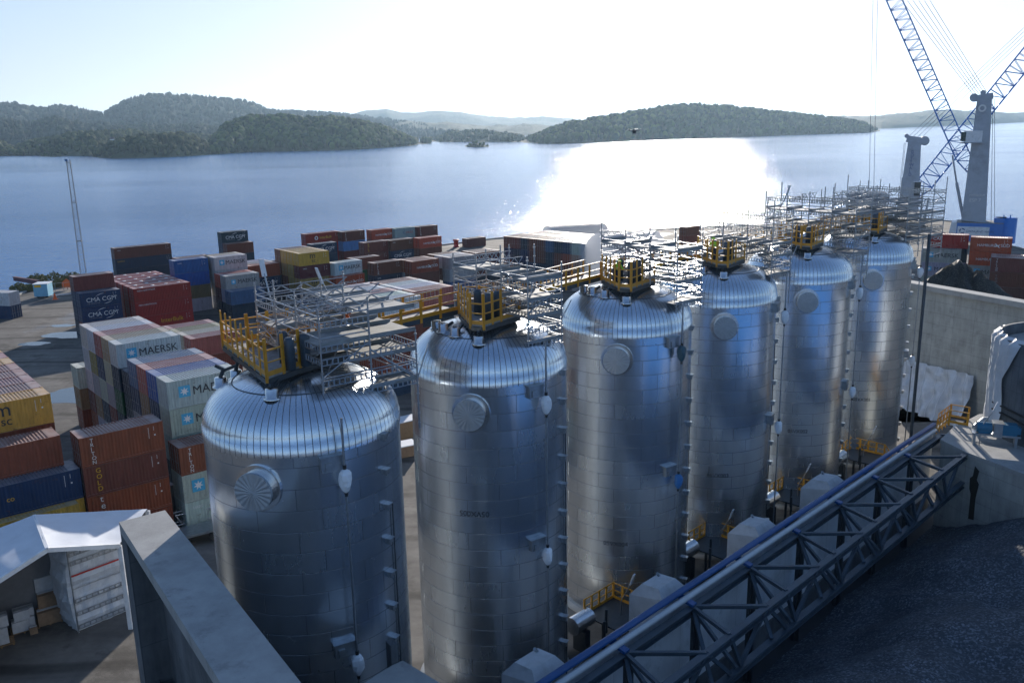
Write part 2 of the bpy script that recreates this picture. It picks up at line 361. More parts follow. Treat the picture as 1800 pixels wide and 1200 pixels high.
mx = N('ShaderNodeMix'); mx.data_type = 'RGBA'; mx.blend_type = 'MULTIPLY'; mx.inputs[0].default_value = .6
r2 = N('ShaderNodeMapRange'); r2.inputs[1].default_value = .3; r2.inputs[2].default_value = .7; r2.inputs[3].default_value = .6; r2.inputs[4].default_value = 1.15
L(n2.outputs[0], r2.inputs[0]); L(r1.outputs[0], mx.inputs[6]); L(r2.outputs[0], mx.inputs[7])
mx2 = N('ShaderNodeMix'); mx2.data_type = 'RGBA'; mx2.blend_type = 'MULTIPLY'; mx2.inputs[0].default_value = .55
r3 = N('ShaderNodeMapRange'); r3.inputs[1].default_value = .38; r3.inputs[2].default_value = .62; r3.inputs[3].default_value = .55; r3.inputs[4].default_value = 1.1
L(n3.outputs[0], r3.inputs[0]); L(mx.outputs[2], mx2.inputs[6]); L(r3.outputs[0], mx2.inputs[7])
wv = N('ShaderNodeTexWave'); wv.wave_type = 'RINGS'; wv.inputs['Scale'].default_value = .035; wv.inputs['Distortion'].default_value = 6; wv.inputs['Detail'].default_value = 3; wv.inputs['Detail Scale'].default_value = .4
mp4 = N('ShaderNodeMapping'); mp4.inputs['Location'].default_value = (70, -120, 0); L(tc.outputs['Object'], mp4.inputs[0]); L(mp4.outputs[0], wv.inputs['Vector'])
rw_ = N('ShaderNodeMapRange'); rw_.inputs[1].default_value = .93; rw_.inputs[2].default_value = .99; rw_.inputs[3].default_value = 1; rw_.inputs[4].default_value = .55; L(wv.outputs[0], rw_.inputs[0])
nz5 = _noise(.16, 9, .75); rz5 = N('ShaderNodeMapRange'); rz5.inputs[1].default_value = .52; rz5.inputs[2].default_value = .6; rz5.inputs[3].default_value = 1; rz5.inputs[4].default_value = .6; L(nz5.outputs[0], rz5.inputs[0])
ml5 = N('ShaderNodeMath'); ml5.operation = 'MULTIPLY'; L(rw_.outputs[0], ml5.inputs[0]); L(rz5.outputs[0], ml5.inputs[1])
mx5 = N('ShaderNodeMix'); mx5.data_type = 'RGBA'; mx5.blend_type = 'MULTIPLY'; mx5.inputs[0].default_value = 1; L(mx2.outputs[2], mx5.inputs[6]); L(ml5.outputs[0], mx5.inputs[7])
L(mx5.outputs[2], b.inputs['Base Color']); b.inputs['Specular IOR Level'].default_value = .3
pr_ = N('ShaderNodeMapRange'); pr_.inputs[1].default_value = .60; pr_.inputs[2].default_value = .66; pr_.inputs[3].default_value = .88; pr_.inputs[4].default_value = .5
L(n1.outputs[0], pr_.inputs[0]); L(pr_.outputs[0], b.inputs['Roughness'])
bp = N('ShaderNodeBump'); bp.inputs['Distance'].default_value = .02; n4 = _noise(3, 8, .7); L(n4.outputs[0], bp.inputs['Height']); L(bp.outputs[0], b.inputs['Normal'])
GROUNDM = m
g = MB(); g.prism(quay, -7.0, 0.0); tag(g.build('ground', GROUNDM), kind='structure')
# quay kerb
kb = MB()
for a, c in zip(quay[3:15], quay[4:16]): kb.bar((*a, .18), (*c, .18), .5, .34)
tag(kb.build('quay_kerb', CONCP, o=(0, 0, 0)), kind='structure')

m, t, b = nmat('sea_water'); N = t.nodes.new; L = t.links.new
tc = N('ShaderNodeTexCoord')
b.inputs['Base Color'].default_value = (.016, .14, .38, 1); b.inputs['IOR'].default_value = 1.33
b.inputs['Specular IOR Level'].default_value = .5
mp = N('ShaderNodeMapping'); mp.inputs['Scale'].default_value = (.55, 1, 1); mp.inputs['Rotation'].default_value = (0, 0, math.radians(18)); L(tc.outputs['Object'], mp.inputs[0])
na = _noise(.45, 8, .68, mp.outputs[0]); nb = _noise(.2, 5, .65, mp.outputs[0])
ba = N('ShaderNodeBump'); ba.inputs['Distance'].default_value = .45; ba.inputs['Strength'].default_value = 1; L(na.outputs[0], ba.inputs['Height'])
bb = N('ShaderNodeBump'); bb.inputs['Distance'].default_value = .75; bb.inputs['Strength'].default_value = .8; L(nb.outputs[0], bb.inputs['Height']); L(bb.outputs[0], ba.inputs['Normal'])
L(ba.outputs[0], b.inputs['Normal'])
# calmer and rougher lanes of water
mp2 = N('ShaderNodeMapping'); mp2.inputs['Scale'].default_value = (.0012, .006, 1); L(tc.outputs['Object'], mp2.inputs[0])
nl = _noise(1, 5, .55, mp2.outputs[0]); rl = N('ShaderNodeMapRange'); rl.inputs[1].default_value = .35; rl.inputs[2].default_value = .65; rl.inputs[3].default_value = .09; rl.inputs[4].default_value = .16
L(nl.outputs[0], rl.inputs[0]); L(rl.outputs[0], b.inputs['Roughness'])
WATER = m
S = 20000
s = MB(); s.quad((-S, -S, SEA), (S, -S, SEA), (S, S, SEA), (-S, S, SEA)); tag(s.build('sea', WATER), kind='structure')

# ------------------------------------------------------------------ far shores
def forest_mat(name, c1, c2, scale):
    m, t, b = nmat(name); N = t.nodes.new; L = t.links.new
    tc = N('ShaderNodeTexCoord'); n = N('ShaderNodeTexNoise'); n.inputs['Scale'].default_value = scale; n.inputs['Detail'].default_value = 7; n.inputs['Roughness'].default_value = .7
    L(tc.outputs['Object'], n.inputs['Vector'])
    r = N('ShaderNodeMapRange'); r.inputs[1].default_value = .35; r.inputs[2].default_value = .65; L(n.outputs[0], r.inputs[0])
    x = N('ShaderNodeMix'); x.data_type = 'RGBA'; x.inputs[6].default_value = (*c1, 1); x.inputs[7].default_value = (*c2, 1); L(r.outputs[0], x.inputs[0])
    L(x.outputs[2], b.inputs['Base Color']); b.inputs['Roughness'].default_value = .95; b.inputs['Specular IOR Level'].default_value = .1
    bp = N('ShaderNodeBump'); bp.inputs['Distance'].default_value = 6; bp.inputs['Strength'].default_value = .9
    n2 = N('ShaderNodeTexNoise'); n2.inputs['Scale'].default_value = .06; n2.inputs['Detail'].default_value = 6; L(tc.outputs['Object'], n2.inputs['Vector'])
    L(n2.outputs[0], bp.inputs['Height']); L(bp.outputs[0], b.inputs['Normal'])
    return m
HILLF = forest_mat('hill_forest', (.006, .018, .010), (.020, .040, .014), .014)
SHORE = forest_mat('shore_ground', (.015, .035, .012), (.10, .10, .05), .02)
m, t, b = nmat('tree_leaves'); N = t.nodes.new; L = t.links.new
at = N('ShaderNodeAttribute'); at.attribute_name = 'tint'; L(at.outputs['Color'], b.inputs['Base Color']); b.inputs['Roughness'].default_value = .9; b.inputs['Specular IOR Level'].default_value = .15
LEAF = m
from mathutils import noise as mn
def fbm(x, y, s): return mn.fractal(Vector((x*s, y*s, 3.1)), 1.0, 2.0, 5)
def interp(pts, x):
    return float(np.interp(x, [p[0] for p in pts], [p[1] for p in pts]))
def hill(name, crest, shore, width, m, bump=3.0, bs=.02, back=1.0, tree_h=0.0, x0=None, x1=None, step=4.0, rows=14, near=None, pw=.75):
    """ridge whose water line follows shore [(px,py)] (or sits at depth near) and whose skyline follows crest [(px,py)]"""
    x0 = crest[0][0] if x0 is None else x0; x1 = crest[-1][0] if x1 is None else x1
    nx = int((x1-x0)/step)+1; xs = np.linspace(x0, x1, nx); vs = []; prof = []
    for px in xs:
        if near is None:
            A = P(px, interp(shore, px), SEA)
            _a = A-Vector((0, 0, CAMH)); d0 = _a.dot(_F)
        else: d0 = near
        d1 = d0+width*(interp(back, px) if isinstance(back, list) else 1.0)
        C = PD(px, interp(crest, px), d1); zc = max(C.z-tree_h, SEA+.5)
        row = []
        for j in range(rows+5):
            tt = j/rows; d = d0+(d1-d0)*tt; Q = PD(px, 600, d); Q = PD(px, 600-0, d)
            if tt <= 1: z = SEA-.5+(zc-SEA+.5)*(math.sin(tt*PI/2)**pw)
            else: z = zc*(1-(tt-1)*1.6)
            edge = min(1, (px-x0)/(12*step)+.15, (x1-px)/(12*step)+.15)
            z += (bump*fbm(Q.x, Q.y, bs)+(bump*.22*fbm(Q.x, Q.y, bs*9) if near else 0))*min(1, tt*3)*(0.35 if tt > .93 else 1)*edge
            row.append((Q.x, Q.y, z))
        vs += row; prof.append(row)
    n = rows+5; fs = []
    for i in range(nx-1):
        for j in range(n-1): fs.append((i*n+j, (i+1)*n+j, (i+1)*n+j+1, i*n+j+1))
    mb = MB(); mb.add(vs, fs, True); ob = mb.build(name, m); tag(ob, kind='structure')
    return prof
def trees_on(prof, rows, count, hmin, hmax, name, jmax=None, conifer=.35, tints=((.010, .032, .010), (.07, .11, .018))):
    """one mass of separate crowns over a slope"""
    import bmesh
    bm = bmesh.new(); bmesh.ops.create_icosphere(bm, subdivisions=2, radius=1); base = np.array([v.co[:] for v in bm.verts]); tri = np.array([[v.index for v in f.verts] for f in bm.faces]); bm.free()
    Pn = np.array(prof); nx, nr, _ = Pn.shape; V = []; T = []; C = []; o = 0; rng = np.random.default_rng(hash(name) % 1000 if False else len(name)*7+count)
    jmax = jmax or rows+1.5
    for k in range(count):
        u = rng.random()*(nx-1.01); v = .15+rng.random()*(jmax-.15); i = int(u); j = min(int(v), nr-2); fu = u-i; fv = v-j
        p = (Pn[i, j]*(1-fu)*(1-fv)+Pn[i+1, j]*fu*(1-fv)+Pn[i, j+1]*(1-fu)*fv+Pn[i+1, j+1]*fu*fv)
        if p[2] < SEA+.6: continue
        h = hmin+(hmax-hmin)*rng.random()**1.3
        con = rng.random() < conifer
        r = h*(.22+.08*rng.random()) if con else h*(.36+.16*rng.random())
        b_ = base.copy()*(1+.28*(rng.random((len(base), 1))-.5))
        if con:
            zz = (b_[:, 2]+1)/2; sc_ = np.clip(1.25-zz*1.15, .06, 1.2); b_[:, 0] *= sc_; b_[:, 1] *= sc_; hz = h*.55
        else: hz = h*.5
        q = b_*np.array([r, r, hz])+p+np.array([0, 0, hz*.85])
        V.append(q); T.append(tri+o); o += len(q)
        f = rng.random()**1.5; g_ = .8+.4*rng.random(); a = np.array(tints[0]); c = np.array(tints[1])
        col = (a*(1-f)+c*f)*g_*(.6 if con else 1); C.append(np.tile(np.append(col, 1), (len(q), 1)))
    V = np.concatenate(V); T = np.concatenate(T); C = np.concatenate(C)
    me = bpy.data.meshes.new(name); me.vertices.add(len(V)); me.vertices.foreach_set('co', V.ravel())
    me.loops.add(len(T)*3); me.loops.foreach_set('vertex_index', T.ravel().astype(np.int32))
    me.polygons.add(len(T)); me.polygons.foreach_set('loop_start', np.arange(len(T), dtype=np.int32)*3)
    me.update(calc_edges=True); ca = me.color_attributes.new('tint', 'FLOAT_COLOR', 'POINT'); ca.data.foreach_set('color', C.ravel())
    me.materials.append(LEAF); me.validate(); ob = link(name, me); tag(ob, kind='stuff'); return ob

# far ridges
hill('hills', [(600, 214), (660, 199), (700, 193), (725, 199), (750, 199), (790, 196), (830, 200), (870, 206), (910, 209), (960, 206), (1000, 210), (1060, 214)], None, 1200, HILLF, 14, .004, near=6300, step=2)
pf4 = hill('hills', [(-60, 176), (0, 178), (45, 181), (90, 181), (118, 187), (135, 190), (165, 184), (200, 190), (232, 196), (250, 186), (275, 173), (300, 167), (345, 166), (400, 170), (440, 173), (480, 180), (505, 190), (560, 193), (620, 197), (680, 204), (760, 214), (830, 228)], None, 1500, HILLF, 12, .006, tree_h=26, near=3300, step=2)
pf3 = hill('hills', [(-60, 203), (0, 205), (60, 204), (110, 212), (150, 203), (200, 213), (260, 216), (320, 218), (380, 216), (430, 222), (500, 226)], None, 600, HILLF, 10, .01, tree_h=18, near=2500, step=2)
hill('hills', [(660, 232), (720, 214), (800, 217), (870, 222), (940, 219), (1000, 224), (1040, 232)], None, 700, HILLF, 9, .01, near=3600, step=2)
hill('hills', [(1380, 212), (1460, 206), (1520, 205), (1575, 199), (1630, 195), (1680, 198), (1740, 200), (1790, 195), (1850, 200), (1900, 202)], [(1380, 226), (1520, 226), (1640, 221), (1800, 213.4), (1900, 210)], 900, HILLF, 10, .008, step=2)
trees_on(pf4, 14, 4200, 13, 24, 'ridge_trees', jmax=15, conifer=.6, tints=((.006, .018, .012), (.022, .042, .018)))
trees_on(pf3, 14, 2000, 11, 20, 'ridge_trees', jmax=15, conifer=.5, tints=((.007, .020, .012), (.03, .052, .018)))
# near wooded shores
sh_l = [(-80, 275), (0, 273), (60, 272), (120, 271), (200, 272)]
pf = hill('hills', [(-80, 232), (0, 236), (40, 240), (70, 254), (110, 243), (150, 236), (200, 228), (260, 226), (330, 230), (400, 234), (430, 240)], sh_l+[(300, 262), (430, 260)], 330, SHORE, 3, .02, tree_h=11)
trees_on(pf, 14, 1500, 8, 15, 'shore_trees', tints=((.018, .036, .012), (.085, .10, .028)))
pf = hill('hills', [(398, 256), (412, 236), (432, 215), (470, 203), (520, 202), (570, 205), (620, 205), (665, 213), (700, 222), (735, 236), (772, 251)], [(398, 270), (470, 265), (560, 263.5), (650, 261), (700, 257.5), (772, 251.5)], 260, SHORE, 3, .02, tree_h=13)
trees_on(pf, 14, 2300, 9, 17, 'shore_trees')
pf = hill('hills', [(203, 271), (222, 256), (250, 241), (285, 235), (330, 234), (360, 232), (390, 240), (402, 255), (410, 266)], [(203, 274), (240, 276), (300, 275), (350, 273), (410, 269)], 120, SHORE, 2, .03, tree_h=9)
trees_on(pf, 14, 520, 6, 13, 'shore_trees', tints=((.02, .036, .012), (.09, .095, .03)))
pf = hill('hills', [(770, 246), (800, 230), (840, 226), (880, 229), (910, 234), (935, 240), (950, 243)], [(770, 248.5), (950, 248.5)], 380, SHORE, 3, .02, tree_h=10)
trees_on(pf, 14, 500, 8, 15, 'shore_trees', tints=((.03, .045, .018), (.10, .11, .035)))
pf = hill('hills', [(925, 247), (945, 236), (975, 222), (1010, 212), (1060, 204), (1120, 194), (1180, 185), (1215, 184), (1270, 187), (1330, 194), (1390, 201), (1440, 206), (1490, 214), (1518, 229)], [(925, 251), (980, 251.5), (1100, 246.5), (1250, 240.5), (1400, 236), (1518, 232)], 380, SHORE, 3, .02, tree_h=13)
trees_on(pf, 14, 3000, 9, 18, 'shore_trees')
for nm, cx, dx, y0, h_ in (('islet', 848, 20, 256.5, 7), ('islet', 138, 21, 272.5, 4)):
    pf = hill(nm, [(cx-dx, y0-.5), (cx-dx*.4, y0-h_*.6), (cx, y0-h_), (cx+dx*.5, y0-h_*.6), (cx+dx, y0-.5)], [(cx-dx, y0), (cx, y0+.8), (cx+dx, y0)], 45, SHORE, 1, .05, step=2)
    trees_on(pf, 14, 40, 3, 6, 'shore_bushes')

# houses on the far shore
ROOFM = mat('dark_roof_tiles', (.09, .07, .07), .8); HWALL = mat('white_boards', (.75, .75, .72), .7, 0, .06)
house_desc = [(72, 262, 'tall white house on the left wooded shore'), (36, 268, 'low white boathouse at the left water edge'), (8, 268, 'pale house at the far left end of the shore'),
    (157, 257, 'long pale building above the small harbour'), (198, 250, 'white house higher on the slope behind the harbour'), (222, 256, 'pale house between the harbour and the wooded point'),
    (240, 268, 'small white cabin low on the wooded point'), (288, 257, 'white house near the crown of the wooded point'), (421, 261, 'pale house at the foot of the round wooded hill'),
    (455, 262, 'small grey cabin right of the pale house under the round hill'), (510, 260, 'tall white house at the water under the round hill'), (547, 262, 'low boathouse row at the water under the round hill'),
    (581, 260, 'bright white house toward the middle of the round hill shore'), (652, 261, 'sandy coloured cabin near the hill point'), (1035, 245, 'faint white house at the left foot of the long island'), (1470, 231, 'small white cabin near the right tip of the long island')]
for i, (px, py, lb) in enumerate(house_desc):
    ys = interp([(0, 273), (200, 272), (203, 274), (300, 275), (398, 270), (470, 265), (560, 263.5), (650, 261), (772, 251.5), (925, 251), (1100, 246.5), (1250, 240.5), (1518, 232)], px); _d = (P(px, ys, SEA)-Vector((0, 0, CAMH))).dot(_F)+22; c = PD(px, min(py, ys-1.5), _d); s_ = .62+.25*random.random(); t_ = thing('house', lb, 'house', c, random.uniform(-.6, .6), 'houses along the far wooded shore')
    wx = 11*s_*(2.0 if 'long' in lb or 'row' in lb else 1); wy = 8*s_
    h = MB(); h.box((0, 0, .7), (wx, wy, 9.6)); h.build('wall', HWALL, t_)
    r = MB(); r.add([(-wx/2-.5, -wy/2-.6, 5.4), (wx/2+.5, -wy/2-.6, 5.4), (wx/2+.5, wy/2+.6, 5.4), (-wx/2-.5, wy/2+.6, 5.4), (-wx/2-.5, 0, 9.2), (wx/2+.5, 0, 9.2)], [(0, 1, 5, 4), (2, 3, 4, 5), (0, 4, 3), (1, 2, 5), (3, 2, 1, 0)]); r.build('roof', ROOFM, t_)
    for k in range(3): wd = MB(); wd.box((-wx/3+k*wx/3, -wy/2-.05, 3.2), (1.3, .12, 1.6)); wd.build('window', GLASS, t_)

# haze: one closed box of thin even air
hz = MB(); hz.box((0, 0, 210), (2*S-600, 2*S-600, 430)); 
me = hz.mesh('haze', PAINT); m = bpy.data.materials.new('haze_air'); m.use_nodes = True; t = m.node_tree
for n_ in list(t.nodes):
    if n_.type != 'OUTPUT_MATERIAL': t.nodes.remove(n_)
pv = t.nodes.new('ShaderNodeVolumePrincipled'); pv.inputs['Density'].default_value = HAZE_D = 4.0e-5
pv.inputs['Color'].default_value = (.55, .78, 1, 1); pv.inputs['Anisotropy'].default_value = .5
t.links.new(pv.outputs[0], t.nodes['Material Output'].inputs['Volume'])
me.materials.clear(); me.materials.append(m); tag(link('haze', me), kind='stuff')

# dark apron added to darken the silos' lower reflections
_ap = []
for s_, n_ in ((-90, -4), (52, -4), (52, 30), (-90, 30)): _ap.append((2.1+.7055*s_+.7087*n_, 38.7+.7087*s_-.7055*n_))
g = MB(); g.add([(x, y, .004) for x, y in _ap], [(0, 3, 2, 1)]); tag(g.build('reflection_apron', mat('reflection_dark', (.032, .036, .042), .6, 0, .35, .3)), kind='structure')

_ap = [(2.1+.7055*s_+.7087*n_, 38.7+.7087*s_-.7055*n_) for s_, n_ in ((-90, 30.2), (60, 30.2), (60, 130), (-90, 130))]  # unseen pale ground added so the silos mirror something brighter
g = MB(); g.add([(x, y, .004) for x, y in _ap], [(0, 3, 2, 1)]); tag(g.build('reflection_yard', mat('reflection_pale', (.42, .43, .44), .7, 0, .25, .15)), kind='structure')
PUD = mat('puddle_water', (.05, .07, .09), .12, 0, .2)
for px, py, r_ in ((128, 588, 3.4), (112, 572, 1.6), (150, 694, 4.5), (60, 604, 1.8)):
    c_ = P(px, py, 0); g = MB(); n_ = 22
    vs = []
    for k in range(n_): a = 2*PI*k/n_; q = r_*(1+.35*mn.noise(Vector((math.cos(a)*1.7+px, math.sin(a)*1.7, 0)))); vs.append((c_.x+q*1.5*math.cos(a), c_.y+q*.8*math.sin(a), .006))
    g.add(vs, [tuple(range(n_))]); tag(g.build('puddle', PUD), kind='structure')

# ------------------------------------------------------------------ shipping containers
CH = 2.62; CW = 2.75; CP = 2.86; YA = math.radians(39.5)     # stacking height, width, row pitch, yard direction
def container_body(Ln):
    g = MB(); H_ = CH-.03; f = .09
    for x in (f/2, Ln-f/2):
        for y in (f/2, CW-f/2): g.box((x, y, H_/2), (f, f, H_))
    for y in (f/2, CW-f/2):
        g.box((Ln/2, y, .08), (Ln-2*f, f*.9, .15)); g.box((Ln/2, y, H_-.05), (Ln-2*f, f*.9, .09))
    for x in (f/2, Ln-f/2):
        g.box((x, CW/2, .08), (f*.9, CW-2*f, .15)); g.box((x, CW/2, H_-.05), (f*.9, CW-2*f, .09))
    for x in (.09, Ln-.09):
        for y in (.09, CW-.09):
            for z in (.06, H_-.045): g.box((x, y, z), (.2, .2, .13))
    # corrugated sides
    n = int(round((Ln-2*f)/.278)); p = (Ln-2*f)/n
    def corr(yo, yi):
        vs = []; xs = []
        for k in range(n):
            x = f+k*p; xs += [(x, yo), (x+p*.26, yo), (x+p*.5, yi), (x+p*.76, yi)]
        xs.append((Ln-f, yo))
        for x, y in xs: vs += [(x, y, .15), (x, y, H_-.09)]
        fs = [(2*i, 2*i+2, 2*i+3, 2*i+1) for i in range(len(xs)-1)]
        g.add(vs, fs if yo < yi else [q[::-1] for q in fs])
    corr(.022, .062); corr(CW-.022, CW-.062)
    # roof corrugation across
    vs = []; xs = []
    for k in range(n):
        x = f+k*p; xs += [(x, H_-.085), (x+p*.2, H_-.012), (x+p*.5, H_-.012), (x+p*.7, H_-.085)]
    xs.append((Ln-f, H_-.085))
    for x, z in xs: vs += [(x, f, z), (x, CW-f, z)]
    g.add(vs, [(2*i, 2*i+2, 2*i+3, 2*i+1) for i in range(len(xs)-1)])
    for xx in (f+.35, Ln-f-.35): g.box((xx, CW/2, H_-.02), (.7, CW-2*f, .03))
    # far end wall
    vs = []; ys = []; nn = 9; q = (CW-2*f)/nn
    for k in range(nn): y = f+k*q; ys += [(Ln-.022, y), (Ln-.022, y+q*.3), (Ln-.062, y+q*.5), (Ln-.062, y+q*.8)]
    ys.append((Ln-.022, CW-f))
    for x, y in ys: vs += [(x, y, .15), (x, y, H_-.09)]
    g.add(vs, [(2*i, 2*i+2, 2*i+3, 2*i+1) for i in range(len(ys)-1)])
    # fork pockets as dark recess frames
    for xx in (Ln*.42, Ln*.58): g.box((xx, .02, .075), (.36, .06, .11))
    return g.mesh('container_body', PAINT)
def door_mesh(y0):
    g = MB(); H_ = CH-.03; wd = (CW-.2)/2
    g.box((.035, y0+wd/2, H_/2+.03), (.05, wd-.02, H_-.28))
    for z in (.45, 1.0, 1.55, 2.1): g.box((.0, y0+wd/2, z), (.03, wd-.1, .05))
    return g.mesh('container_door', PAINT)
def rod_mesh(y0):
    g = MB(); wd = (CW-.2)/2
    for yy in (.28, .72): g.tube((-.03, y0+wd*yy, .12), (-.03, y0+wd*yy, CH-.14), .022, 5); g.box((-.04, y0+wd*yy+.12, 1.1), (.03, .3, .04))
    return g.mesh('lock_rod', GALV)
LB = {6.8: container_body(6.8), 10.2: container_body(10.2), 13.6: container_body(13.6)}
DM = [door_mesh(.1), door_mesh(.1+(CW-.2)/2)]; RM = [rod_mesh(.1), rod_mesh(.1+(CW-.2)/2)]
def star_mesh(sz):
    g = MB(); g.box((sz/2, 0, sz/2), (sz, .012, sz)); me1 = g.mesh('emblem_panel', STAR)
    g = MB(); vs = []; n = 7
    for k in range(2*n):
        r = sz*(.40 if k % 2 == 0 else .17); a = PI*k/n+PI/2
        vs.append((sz/2+r*math.cos(a), -.012, sz/2+r*math.sin(a)))
    c = len(vs); vs.append((sz/2, -.012, sz/2)); g.add(vs, [(k, (k+1) % (2*n), c) for k in range(2*n)]); return me1, g.mesh('emblem_star', TEXTW)
STARM = star_mesh(1.0)
def arc_mesh(r, a0, a1, w_):
    g = MB(); n = 12; vs = []
    for k in range(n+1):
        a = a0+(a1-a0)*k/n; ww = w_*math.sin(PI*(k+.6)/(n+1.2))
        vs += [(r*1.5*math.cos(a), 0, (r-ww)*math.sin(a)), (r*1.5*math.cos(a), 0, (r+ww*.2)*math.sin(a))]
    g.add(vs, [(2*i, 2*i+1, 2*i+3, 2*i+2) for i in range(n)]); return g.mesh('swoosh', TEXTW)
ARCU = arc_mesh(1.0, math.radians(150), math.radians(85), .09); ARCD = arc_mesh(1.0, math.radians(-30), math.radians(-95), .09)
def bird_mesh():
    g = MB(); q = [(0, .42), (.35, .30), (.62, .02), (.95, .22), (1.05, .16), (.75, -.12), (1.0, -.42), (.85, -.44), (.52, -.14), (.1, -.3), (.0, -.26), (.36, .04), (.2, .24)]
    g.add([(x, 0, z) for x, z in q], [tuple(range(len(q)))[::-1]]); return g.mesh('bird_emblem', TEXTW)
BIRD = bird_mesh()
def ring_mesh():
    g = MB(); n = 20; vs = []
    for k in range(n): a = 2*PI*k/n; vs += [(.32*math.cos(a), 0, .32*math.sin(a)), (.58*math.cos(a), 0, .58*math.sin(a))]
    g.add(vs, [(2*k, 2*k+1, (2*k+3) % (2*n), (2*k+2) % (2*n)) for k in range(n)]); return g.mesh('ring_emblem', TEXTW)
RING = ring_mesh()
def put(me, name, root, x, z, s=1.0, y=.004, txt=False, rot=0.0):
    o = link(name, me, root); o.location = (x, y, z); o.scale = (s, 1, s)
    o.rotation_euler = (PI/2, rot, 0) if txt else (0, rot, 0)
    if txt: o.scale = (s, s, 1)
    return o
def vtext(root, s_, size, m, x, top, step):
    for k, ch in enumerate(s_): put(text_mesh(ch, size, m, .012), 'lettering', root, x, top-k*step-size*.7, txt=True)
def deco(root, kind, Ln):
    D = TEXTD
    if kind == 'star':
        e = put(STARM[0], 'emblem', root, 1.0 if Ln < 8 else 1.4, .95, 1.05); s_ = link('star', STARM[1], e)
        put(text_mesh('MAERSK', 1.14, TEXTD, .004), 'lettering', root, 2.25, 1.02, txt=True)
    elif kind == 'starfaded':
        e = put(STARM[0], 'emblem', root, 1.1, .95, .85); link('star', STARM[1], e)
        put(text_mesh('MAERSK', 1.08, TEXTD, .004), 'lettering', root, 2.35, 1.0, txt=True)
    elif kind == 'staronly':
        e = put(STARM[0], 'emblem', root, .8, .85, 1.15); link('star', STARM[1], e)
    elif kind == 'arcs':
        put(text_mesh('CMA CGM', 1.08, TEXTW, .008), 'lettering', root, .95, .92, txt=True)
        put(ARCU, 'swoosh', root, 3.9, 1.2, 1.05); put(ARCD, 'swoosh', root, 4.0, 1.45, 1.05)
        put(text_mesh('THE FRENCH LINE', .26, TEXTG), 'lettering', root, 1.1, .55, txt=True)
    elif kind == 'bird':
        put(text_mesh('HAMBURG', .68, TEXTW), 'lettering', root, 1.15, .95, txt=True)
        put(BIRD, 'bird_emblem', root, 3.95, 1.2, .95); put(text_mesh('SÜD', .78, TEXTW), 'lettering', root, 5.0, .95, txt=True)
    elif kind == 'msc':
        put(text_mesh('m', 1.75, TEXTD, .045), 'lettering', root, 2.35 if Ln < 8 else 9.0, 1.35, txt=True); put(text_mesh('sc', 1.1, TEXTD, .04), 'lettering', root, 2.75 if Ln < 8 else 9.4, .55, txt=True)
    elif kind == 'triton': vtext(root, 'TRITON', .46, TEXTW, .8, CH-.22, .385)
    elif kind == 'gold': vtext(root, 'GOLD', .58, TEXTY, .95, CH-.25, .54)
    elif kind == 'tex': vtext(root, 'tex', .8, TEXTW, 1.0, CH-.1, .62)
    elif kind == 'too': vtext(root, 'TOO', .5, TEXTG, .9, CH-.5, .5)
    elif kind == 'hart': put(text_mesh('GEN HARTFOOR', .42, TEXTW, .01), 'lettering', root, .6, 2.0, txt=True)
    elif kind == 'ibulk': put(text_mesh('InterBulk', 1.1, TEXTY, .01), 'lettering', root, 4.2, 1.1, txt=True)
    elif kind == 'ibulkring':
        put(RING, 'ring_emblem', root, 3.1, 1.35, .9); put(text_mesh('InterBulk', 1.0, TEXTY, .01), 'lettering', root, 4.0, 1.05, txt=True)
    elif kind == 'cai': put(text_mesh('CAI', .85, TEXTW, .03), 'lettering', root, .7, 1.5, txt=True)
    elif kind == 'co': put(text_mesh('co', .6, TEXTY, .02), 'lettering', root, Ln-5.6, 1.2, txt=True)
    elif kind == 'tag': put(text_mesh('UASC', .34, TEXTW, .01), 'lettering', root, .7, 1.9, txt=True)
    elif kind == 'tagy': put(text_mesh('DAMCO', .45, TEXTY, .01), 'lettering', root, .5, 1.8, txt=True)
    elif kind == 'cross': put(text_mesh('C', 1.1, TEXTB, .02), 'lettering', root, 2.6, .95, txt=True); put(text_mesh('CROSS', .8, TEXTR, .03), 'lettering', root, 3.5, 1.0, txt=True)
    # code marks near the right end
    if Ln-1.3 > 0 and kind != 'none': put(MARKS, 'code_marking', root, Ln-1.25, CH-.35)
g = MB()
for k in range(11): g.box((.0, 0, -.09*k-.05), (.05, .006, .055))
for k in range(4): g.box((.45, 0, -.09*k-.02), (.05, .006, .055))
g.box((.5, 0, -.75), (.13, .006, .13)); MARKS = g.mesh('code_marking', TEXTW)
COL = dict(white=(.52, .53, .54), grey=(.30, .33, .35), pale=(.40, .42, .42), pink=(.30, .11, .10), brown=(.15, .045, .035), rust=(.24, .065, .035), red=(.33, .025, .022), orange=(.42, .07, .03),
    navy=(.018, .045, .10), dark=(.02, .04, .07), blue=(.02, .09, .30), mid=(.05, .13, .26), yellow=(.58, .34, .06), olive=(.28, .21, .08), green=(.02, .10, .05), cream=(.50, .43, .30), rusty=(.34, .25, .18), sky=(.07, .25, .42), tan=(.25, .16, .09), maroon=(.10, .02, .03))
CN = dict(white='white', grey='grey', pale='pale grey', pink='faded pink-red', brown='dark brown-red', rust='rust red', red='bright red', orange='orange red', navy='navy blue', dark='dark blue-black', blue='bright blue', mid='mid blue', yellow='yellow',
    olive='dull olive yellow', green='green', cream='cream', rusty='rust-stained', sky='sky blue', tan='tan brown', maroon='deep maroon')
